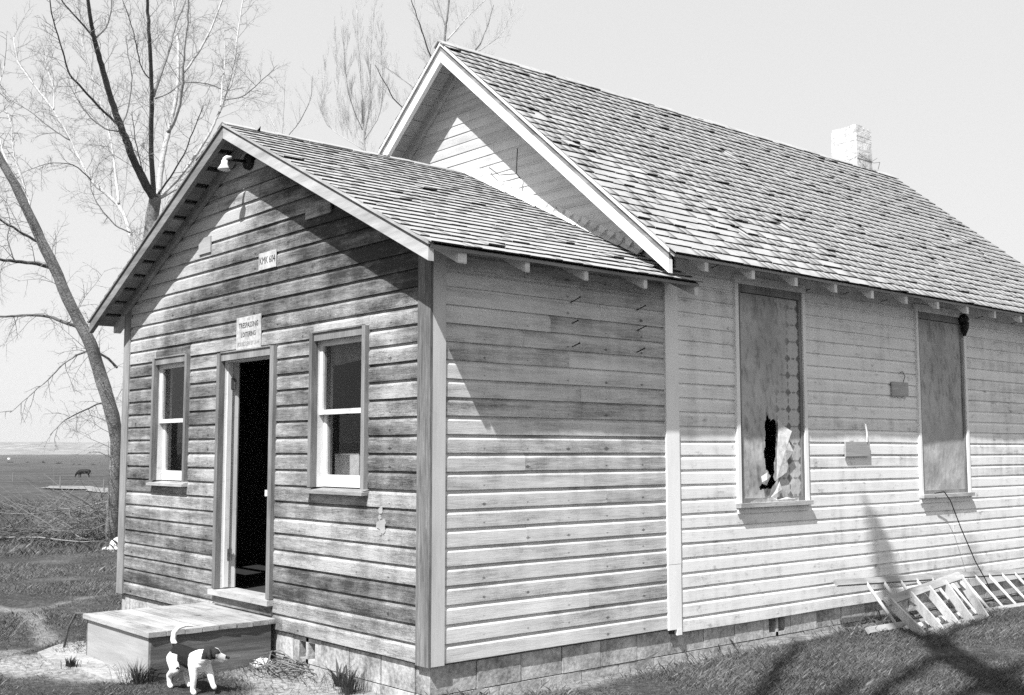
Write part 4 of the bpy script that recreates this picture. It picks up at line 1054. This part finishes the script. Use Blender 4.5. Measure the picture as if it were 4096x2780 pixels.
def cos_of(me):
    co = np.empty(len(me.vertices)*3); me.vertices.foreach_get('co', co); return co.reshape(-1, 3)
mb = MB()
skin_chain(mb, [(-.175, 0, .248), (-.03, 0, .230), (.12, 0, .222)], [.066, .074, .086])
skin_chain(mb, [(.13, 0, .235), (.19, .008, .262), (.228, .018, .284)], [.076, .058, .048])
hd = np.array([.245, .028, .292]); md = np.array([.62, .77, -.16]); md /= np.linalg.norm(md); ld = np.array([-.78, .62, 0.0])
skin_chain(mb, [hd-md*.012, hd+md*.02], [.050, .046]); skin_chain(mb, [hd+md*.035-np.array([0, 0, .012]), hd+md*.098-np.array([0, 0, .02])], [.033, .021])
skin_chain(mb, [hd+md*.03-np.array([0, 0, .034]), hd+md*.078-np.array([0, 0, .044])], [.018, .012])
for sgn in (-1, 1):
    e0 = hd+ld*sgn*.042+np.array([0, 0, .026])-md*.012
    skin_chain(mb, [e0, e0+ld*sgn*.016+np.array([0, 0, -.028])+md*.004, e0+ld*sgn*.018+np.array([0, 0, -.066])+md*.014], [.013, .015, .010])
skin_chain(mb, [(.13, -.048, .20), (.145, -.055, .105), (.14, -.055, .022), (.160, -.055, .013)], [.040, .026, .019, .019])
skin_chain(mb, [(.13, .048, .20), (.185, .058, .125), (.215, .062, .06), (.235, .062, .048)], [.040, .026, .019, .019])
skin_chain(mb, [(-.165, -.046, .215), (-.115, -.058, .140), (-.205, -.058, .088), (-.195, -.058, .020), (-.172, -.058, .013)], [.056, .040, .022, .018, .018])
skin_chain(mb, [(-.165, .046, .215), (-.095, .056, .145), (-.165, .056, .085), (-.135, .056, .022), (-.112, .056, .013)], [.056, .040, .022, .018, .018])
skin_chain(mb, [(-.215, 0, .275), (-.245, -.012, .335), (-.245, -.006, .385), (-.228, .022, .425), (-.20, .07, .440), (-.18, .12, .428)], [.021, .022, .021, .018, .014, .007])
me = fuse(mb, .0055, 4); co = cos_of(me)
nm = np.empty(len(me.vertices)*3); me.vertices.foreach_get('normal', nm); nm = nm.reshape(-1, 3)
co = co+nm*(.0035*(fbm(co[:, 0]*190+co[:, 2]*70, co[:, 1]*190+co[:, 2]*110, 3)-.44))[:, None]; me.vertices.foreach_set('co', co.ravel()); me.update()
tone = np.full(len(co), .92)
x_, y_, z_ = co.T
wv = .012*np.sin(z_*70+y_*30)+.008*np.sin(x_*55+2)+.018*(fbm(x_*160+z_*60, y_*160+z_*120, 3)-.44)
blk = (x_ > -.150+wv+.05*(z_ < .2)) & (x_ < .115+wv-(z_-.2)*.3) & (z_ > .145+wv*.4) & (z_ < .33)
blk &= ~((x_ < -.085) & (z_ < .255))
blk |= (x_ < -.10) & (x_ > -.235) & (z_ > .268+wv*.4) & (z_ < .315)
tone[blk] = .0
hv = co-hd; am = hv@md; al = hv@ld; hv_d = np.linalg.norm(hv-np.clip(am, -.02, .11)[:, None]*md, axis=1)
head = (hv_d < .078) & (am > -.065) & (z_ > .255)
tone[head] = .02
tone[head & (am > .036) & (np.abs(al) < .05) & (z_ < hd[2]+.002)] = .42
tone[head & (np.abs(al) < .0075) & (am > .02)] = .9
tone[head & (am > .102)] = .0
nk = (x_ > .10) & (x_ < .225) & ~head; tone[nk] = .92
dog = thing('dog', 'small black and white dog with raised tail trotting beside the wooden doorstep', 'dog', (-.93, 1.60, gz(-.93, 1.60)+.003), math.radians(-86))
dog.scale = (.98,)*3
color_attr(me, tone); MT['dogfur'] = attr_mat('dog_fur', .006, .80, 'tone', 160, .06, .4, .004, .8)
put('body', me, MT['dogfur'], dog, True)
mb = MB(); ellip(mb, hd+md*.120-np.array([0, 0, .014]), .0105); mb.build('nose', MT['iron'], dog, True)
for sgn in (-1, 1):
    mb = MB(); ellip(mb, hd+md*.042+ld*sgn*.024+np.array([0, 0, .017]), .0068); mb.build('eye', MT['iron'], dog, True)

mb = MB()
skin_chain(mb, [(-.85, 0, 1.02), (-.2, 0, 1.0), (.55, 0, .98)], [.36, .42, .38], 2)
skin_chain(mb, [(.6, 0, 1.0), (1.0, 0, .78), (1.22, 0, .48)], [.32, .22, .17]); skin_chain(mb, [(1.2, 0, .50), (1.34, 0, .16)], [.15, .10])
for (a, b) in ((.5, -.2), (.62, .2), (-.85, -.22), (-1.0, .22)):
    skin_chain(mb, [(a, b, .75), (a+(.03 if a > 0 else .10), b, .5), (a-(.0 if a > 0 else .06), b, .28), (a, b, .05)], [.2, .12, .07, .08])
skin_chain(mb, [(-1.18, 0, 1.18), (-1.28, 0, .8), (-1.27, 0, .45)], [.05, .035, .06])
for sgn in (-1, 1): skin_chain(mb, [(1.12, sgn*.15, .66), (1.10, sgn*.28, .64)], [.05, .04])
me = fuse(mb, .045, 4)
cw = at_depth(333, 1905, 186); cowz = gz(cw[0], cw[1])
cow = thing('cow', 'black cow grazing alone in the pasture beyond the fence', 'cow', (cw[0], cw[1], cowz), math.atan2(RGT[1], RGT[0])+math.pi)
put('body', me, MT['fur_black'], cow, True)

# ------------------------------------------------------------------ pasture: fence, ditch, pole, shrubs, barn
def ground_at(px, py):
    """where a line of sight meets the terrain"""
    d = ray(px, py); lo = 5.0; t = lo
    while t < 3000:
        p = CAM+d*t
        if p[2] < gz(p[0], p[1]): return p
        t *= 1.01
    return CAM+d*3000
fp = [ground_at(52, 1927), ground_at(240, 1957), ground_at(415, 1972)]
fn = thing('wire_fence', 'thin wire fence on slim posts across the pasture', 'fence', tuple(fp[1]))
dirf = (fp[0]-fp[2]); stepv = dirf/2; posts = [fp[2]-stepv*k for k in (3, 2, 1)]+[fp[2], fp[1], fp[0]]+[fp[0]+stepv*k for k in (1, 2, 3)]
for p in posts: p[2] = gz(p[0], p[1])
for p in posts:
    MB().tube([p-fp[1]-(0, 0, .1), p-fp[1]+(0, 0, 1.35)], .075, 6).build('post', MT['brush'], fn)
for hz_ in (.6, 1.1):
    MB().tube([p-fp[1]+(0, 0, hz_) for p in posts], .012, 4).build('wire', MT['rust'], fn)
dv = [ground_at(px, py) for px, py in ((205, 1950), (230, 1948), (262, 1949), (300, 1952), (330, 1956), (370, 1958), (405, 1961), (440, 1965), (475, 1968), (520, 1972))]
V = []
for i, p in enumerate(dv):
    d = dv[min(i+1, len(dv)-1)]-dv[max(i-1, 0)]; d /= np.linalg.norm(d); q = np.array([-d[1], d[0], 0]); w = (1.7+1.4*rng.random())*min(1, .15+i*.35)
    for sgn in (-1, 1): a = p+q*w*sgn*(.6+.8*rng.random()); V.append((a[0], a[1], gz(a[0], a[1])+.10))
tag(MB().add(V, [(2*i, 2*i+2, 2*i+3, 2*i+1) for i in range(len(dv)-1)]).build('dirt_track', MT['straw_ground'], None), kind='structure')
ps = ground_at(432, 1850)
up_ = thing('utility_pole', 'lone wooden utility pole far out on the plain', 'pole', tuple(ps))
hh = 85/FOCAL*np.dot(ps-CAM, FWD)
MB().tube([(0, 0, -.3), (0, 0, hh)], [.16, .11], 8).build('pole', MT['bark_dark'], up_)
MB().beam((-1.0*RGT[0], -1.0*RGT[1], hh-.5), (RGT[0], RGT[1], hh-.5), .12, .12).build('crossarm', MT['bark_dark'], up_)
def shrub(px, py, wpx, hpx, label, dark=True):
    p = ground_at(px, py); d = np.dot(p-CAM, FWD); w = wpx/FOCAL*d/2; h = hpx/FOCAL*d
    t_ = thing('shrub', label, 'shrub', tuple(p), 0, 'shrubs along the far edge of the pasture'); mb = MB()
    n_ = 420; c = nr.normal(0, .42, (n_, 3)); c[:, 2] = np.abs(c[:, 2])*.55
    for q in c:
        r_ = .10*w*nr.uniform(.6, 1.5); a = nr.normal(0, 1, 3); a /= np.linalg.norm(a); b = rand_perp(a); o = np.array([q[0]*w, q[1]*w, min(q[2], 1)*h*1.1+.05*h])
        mb.add([o-a*r_, o+b*r_, o+a*r_, o-b*r_], [(0, 1, 2, 3)])
    mb.build('foliage', MT['bark_dark'], t_); MB().tube([(0, 0, -.2), (0, 0, h*.6)], [w*.06, w*.03], 5).build('stem', MT['bark_dark'], t_)
for px, py, w, h in ((235, 1856, 26, 13), (172, 1852, 18, 12), (40, 1851, 22, 9), (318, 1860, 14, 8), (372, 1861, 18, 8), (295, 1858, 12, 7), (110, 1851, 14, 8)):
    shrub(px, py, w, h, 'round dark shrub, widest of the row beyond the cow' if w == 26 else 'low dark shrub in the row at the far edge of the pasture')
p = ground_at(36, 1838); dd = np.dot(p-CAM, FWD); k = dd/FOCAL
bn = thing('farm_shed', 'tiny white farm shed far away under the hills', 'shed', tuple(p), YAW)
MB().box(-5*k, 5*k, -4*k, 4*k, -1, 7*k).build('wall', MT['white'], bn)
MB().prism([(-5*k, 7*k), (5*k, 7*k), (0, 10*k)], 0, -5.3*k, 5.3*k).build('roof', MT['fascia_grey'], bn)

# ------------------------------------------------------------------ brush piles, stone, rag, weeds near the house
def stick_pile(name, label, c, rx, ry, h, n_big, n_small, mats, pale):
    t_ = thing(name, label, 'brush', c)
    def stick(r, l_, flat):
        a = rng.uniform(0, 6.28); p = np.array([rng.gauss(0, .38)*rx, rng.gauss(0, .38)*ry, rng.uniform(.02, 1)*h*.6])
        d = np.array([math.cos(a)*1.0, math.sin(a)*1.0, rng.uniform(-.15, .5)*(1-flat)]); d /= np.linalg.norm(d)
        pts = [p]
        for k in range(5): d = d+nr.normal(0, .13, 3); d /= np.linalg.norm(d); pts.append(pts[-1]+d*l_/5)
        for q in pts: q[2] = max(q[2], .01)
        return pts, [r*(1-.13*k) for k in range(6)]
    for _ in range(n_big): p_, r_ = stick(rng.uniform(.010, .022), rng.uniform(1.0, 2.4), .7); MB().tube(p_, r_, 6).build('branch', mats[rng.randrange(len(mats))], t_, True)
    mb = MB()
    for _ in range(n_small): p_, r_ = stick(rng.uniform(.0035, .008), rng.uniform(.5, 1.7), .0); mb.tube(p_, r_, 3, False)
    tag(mb.build('twigs', pale, t_), kind='stuff')
    return t_
p = ground_at(360, 2165); stick_pile('brush_pile', 'tangled pile of dead branches beside the leaning cottonwood', (p[0], p[1], gz(p[0], p[1])), 1.4, 2.0, 1.15, 10, 520, [MT['bark_dark'], MT['bark'], MT['dry']], MT['brush'])
p = ground_at(40, 2185); stick_pile('brush_pile', 'low dark heap of fallen limbs out on the lawn away from the trees', (p[0], p[1], gz(p[0], p[1])), 1.2, .9, .5, 9, 120, [MT['bark_dark'], MT['dry']], MT['bark_dark'])
def rock(name, label, cat, c, r, mat, seed, flat=.6):
    mb = MB(); ellip(mb, (0, 0, 0), 1, 16); me = mb.mesh(name); co = cos_of(me)
    f = 1+.35*(fbm(co[:, 0]*1.7+seed, co[:, 1]*1.7+co[:, 2]*1.3, 3)-.45)*2; co = co*f[:, None]*np.array([r[0], r[1], r[2]])
    me.vertices.foreach_set('co', co.ravel()); me.update(); o = put(name, me, mat, None, True); o.location = c; return tag(o, label, cat)
p = ground_at(478, 2195); rock('stone', 'pale boulder at the foot of the leaning cottonwood', 'stone', (p[0], p[1], p[2]+.07), (.20, .17, .13), MT['stone'], 3)
p = ground_at(455, 2200); rock('stone', 'flat pale slab of stone lying before the boulder', 'stone', (p[0], p[1], p[2]+.02), (.2, .14, .05), MT['stone'], 9)
rock('rag', 'crumpled white rag lying at the wall end of the doorstep', 'rag', (-.16, 1.95, gz(-.16, 1.95)+.035), (.075, .06, .05), MT['white'], 21)
def clump(name, label, c, n_, h, spread, mat, lean=.35, w=.004):
    V = []; Fc = []
    for _ in range(n_):
        a = nr.uniform(0, 6.28); r = spread*abs(nr.normal(0, .5)); b = np.array([math.cos(a)*r, math.sin(a)*r, -.01]); l_ = h*nr.uniform(.45, 1.1)
        d = np.array([math.cos(a)*lean*nr.uniform(.2, 1.4), math.sin(a)*lean*nr.uniform(.2, 1.4), 1.0]); s_ = np.array([-math.sin(a), math.cos(a), 0])*w
        p1 = b+d*l_*.55; p2 = b+d*l_*.9+np.array([math.cos(a)*lean*l_*.5, math.sin(a)*lean*l_*.5, -.05*l_])
        k = len(V); V += [b-s_, b+s_, p1+s_*.8, p1-s_*.8, p2]; Fc += [(k, k+1, k+2, k+3), (k+3, k+2, k+4)]
    o = MB().add(V, Fc).build(name, mat, None); o.location = c; return tag(o, label, 'weed')
MT['blade_dark'] = plain('dark_grass_blade', .045); MT['blade'] = plain('grass_blade', .09)
def spot(px, py, z=None):
    p = ground_at(px, py); return (p[0], p[1], gz(p[0], p[1]))
clump('grass_tuft', 'tall dark grass tuft against the outer corner of the doorstep', (-1.10, 2.12, gz(-1.1, 2.12)), 260, .20, .17, MT['blade_dark'], .4, .0024)
clump('grass_tuft', 'broad grass tuft at the edge of the concrete slab', (-1.75, 3.75, gz(-1.75, 3.75)), 240, .13, .24, MT['blade_dark'], .5, .0022)
clump('grass_tuft', 'tall weed tuft in the pale dirt near the corner of the entry', (-.12, .78, gz(-.12, .78)), 220, .22, .11, MT['blade_dark'], .32, .0022)
clump('grass_tuft', 'small tuft growing on the concrete slab', (-1.30, 2.95, gz(-1.3, 2.95)+.03), 80, .09, .06, MT['blade_dark'])
clump('weed', 'thin leafy weed against the front foundation', (-.05, 1.02, gz(-.05, 1.02)), 26, .22, .03, MT['blade_dark'], .5, .010)
t_ = stick_pile('vine_heap', 'low heap of dead vines under the front foundation', (-.12, 1.68, gz(-.12, 1.68)+.0), .22, .28, .12, 0, 10, [MT['brush']], MT['bark_dark'])
for o in list(t_.children): bpy.data.objects.remove(o)
t_['category'] = 'vines'
for k in range(26):
    a0 = rng.uniform(0, 6.28); r = rng.uniform(.06, .2); cx_, cy_ = rng.gauss(0, .05), rng.gauss(0, .08)
    MB().tube([(cx_+math.cos(a0+t*.5)*r, cy_+math.sin(a0+t*.5)*r*1.2, .02+rng.uniform(0, .08)*math.sin(t*.6)+.012*k*.2) for t in range(7)], .005, 4).build('vine', MT['brush'] if k % 3 else MT['bark_dark'], t_)
vb = MB().tube([(-.95, 3.42, -.02), (-.98, 3.52, .06), (-1.0, 3.68, .05), (-1.02, 3.80, -.08), (-1.03, 3.86, -.26)], .011, 5).build('dead_branch', MT['bark_dark'], None, True)
tag(vb, 'dark bent stem arching beside the doorstep', 'branch')

# ------------------------------------------------------------------ grass
def blades(name, n_, region, hmin, hmax, wid, mat, dens, seed, label=None):
    r = np.random.default_rng(seed); x = []; 
    P = r.uniform(0, 1, (n_, 2)); x = region[0]+P[:, 0]*(region[1]-region[0]); y = region[2]+P[:, 1]*(region[3]-region[2])
    dx, dy = x-CAM[0], y-CAM[1]; f = dx*FWD[0]+dy*FWD[1]; l_ = dx*RGT[0]+dy*RGT[1]; dist = np.hypot(dx, dy)
    keep = (f > 1.5) & (np.abs(l_) < f*.62+1.2)
    keep &= ~((x > .03) & (x < XE) & (y > .03) & (y < W-.03))
    keep &= ~((x > -1.03) & (x < 0.02) & (y > 2.08) & (y < 3.38))
    keep &= r.random(n_) < dens(dist)
    dt = dirt(x, y); keep &= r.random(n_) > np.clip(dt*1.35, 0, .93)
    pat = fbm(x*1.3+7, y*1.3, 4); keep &= r.random(n_) < smooth(.18, .42, pat)*.85+.15
    x, y, pat = x[keep], y[keep], pat[keep]; m = len(x); z = ground(x, y)
    wd_ = np.where((x > 0) & (x < XE) & (y < .05), -y, np.where((y > 0) & (y < W) & (x < .05), -x+.12, 9.0))
    h = r.uniform(hmin, hmax, m)*(1+1.7*np.exp(-np.maximum(wd_, 0)/.13)*(r.random(m) < .35))*(.55+1.1*smooth(.3, .65, pat))*(1+.7*(r.random(m) < .02)); a = r.uniform(0, 6.28, m); ln = r.uniform(.15, .9, m)
    sx, sy = -np.sin(a)*wid, np.cos(a)*wid
    b = np.stack([x, y, z-.004], 1); s_ = np.stack([sx, sy, 0*sx], 1)
    d = np.stack([np.cos(a)*ln, np.sin(a)*ln, np.ones(m)], 1)
    p1 = b+d*(h*.55)[:, None]; p2 = b+d*(h*.85)[:, None]+np.stack([np.cos(a)*ln*h*.5, np.sin(a)*ln*h*.5, h*.05], 1)
    V = np.stack([b-s_, b+s_, p1, p2], 1).reshape(-1, 3); k = np.arange(m)*4
    F3 = np.concatenate([np.stack([k, k+1, k+2], 1), np.stack([k, k+2, k+3], 1)])
    me = np_mesh(name, V, F3, 3)
    color_attr(me, np.repeat(np.clip(.36+.7*(pat-.47)+.16*r.normal(size=m)+.6*(r.random(m) < .07), 0, 1), 4))
    return tag(put(name, me, mat, None), kind='stuff')
MT['lawn'] = attr_mat('lawn_blades', .016, .22, 'tone', 30, .0, 0, .01, .9)
blades('grass', 2300000, (-3.5, 9.5, -5, 15.5), .012, .040, .0017, MT['lawn'], lambda d: np.clip(1.25-d/17, .12, 1), 5)
MT['straw'] = attr_mat('dry_weeds', .035, .19, 'tone', 30, .0, 0, .01, .9)
blades('dry_weeds', 420000, (-8, 22, 13.0, 46), .03, .12, .0032, MT['straw'], lambda d: np.clip(1.3-d/60, .1, 1), 8)

# ------------------------------------------------------------------ haze over the valley
hm = bpy.data.materials.new('valley_haze'); hm.use_nodes = True; hn = hm.node_tree.nodes
hn.remove(hn['Principled BSDF']); pv = hn.new('ShaderNodeVolumePrincipled')
pv.inputs['Color'].default_value = (.95, .95, .95, 1); pv.inputs['Density'].default_value = 1.3e-4; pv.inputs['Anisotropy'].default_value = .2
hm.node_tree.links.new(pv.outputs[0], hn['Material Output'].inputs['Volume'])
tag(MB().box(-9500, 9500, -9500, 9500, -12, 60).build('haze', hm, None), kind='stuff')
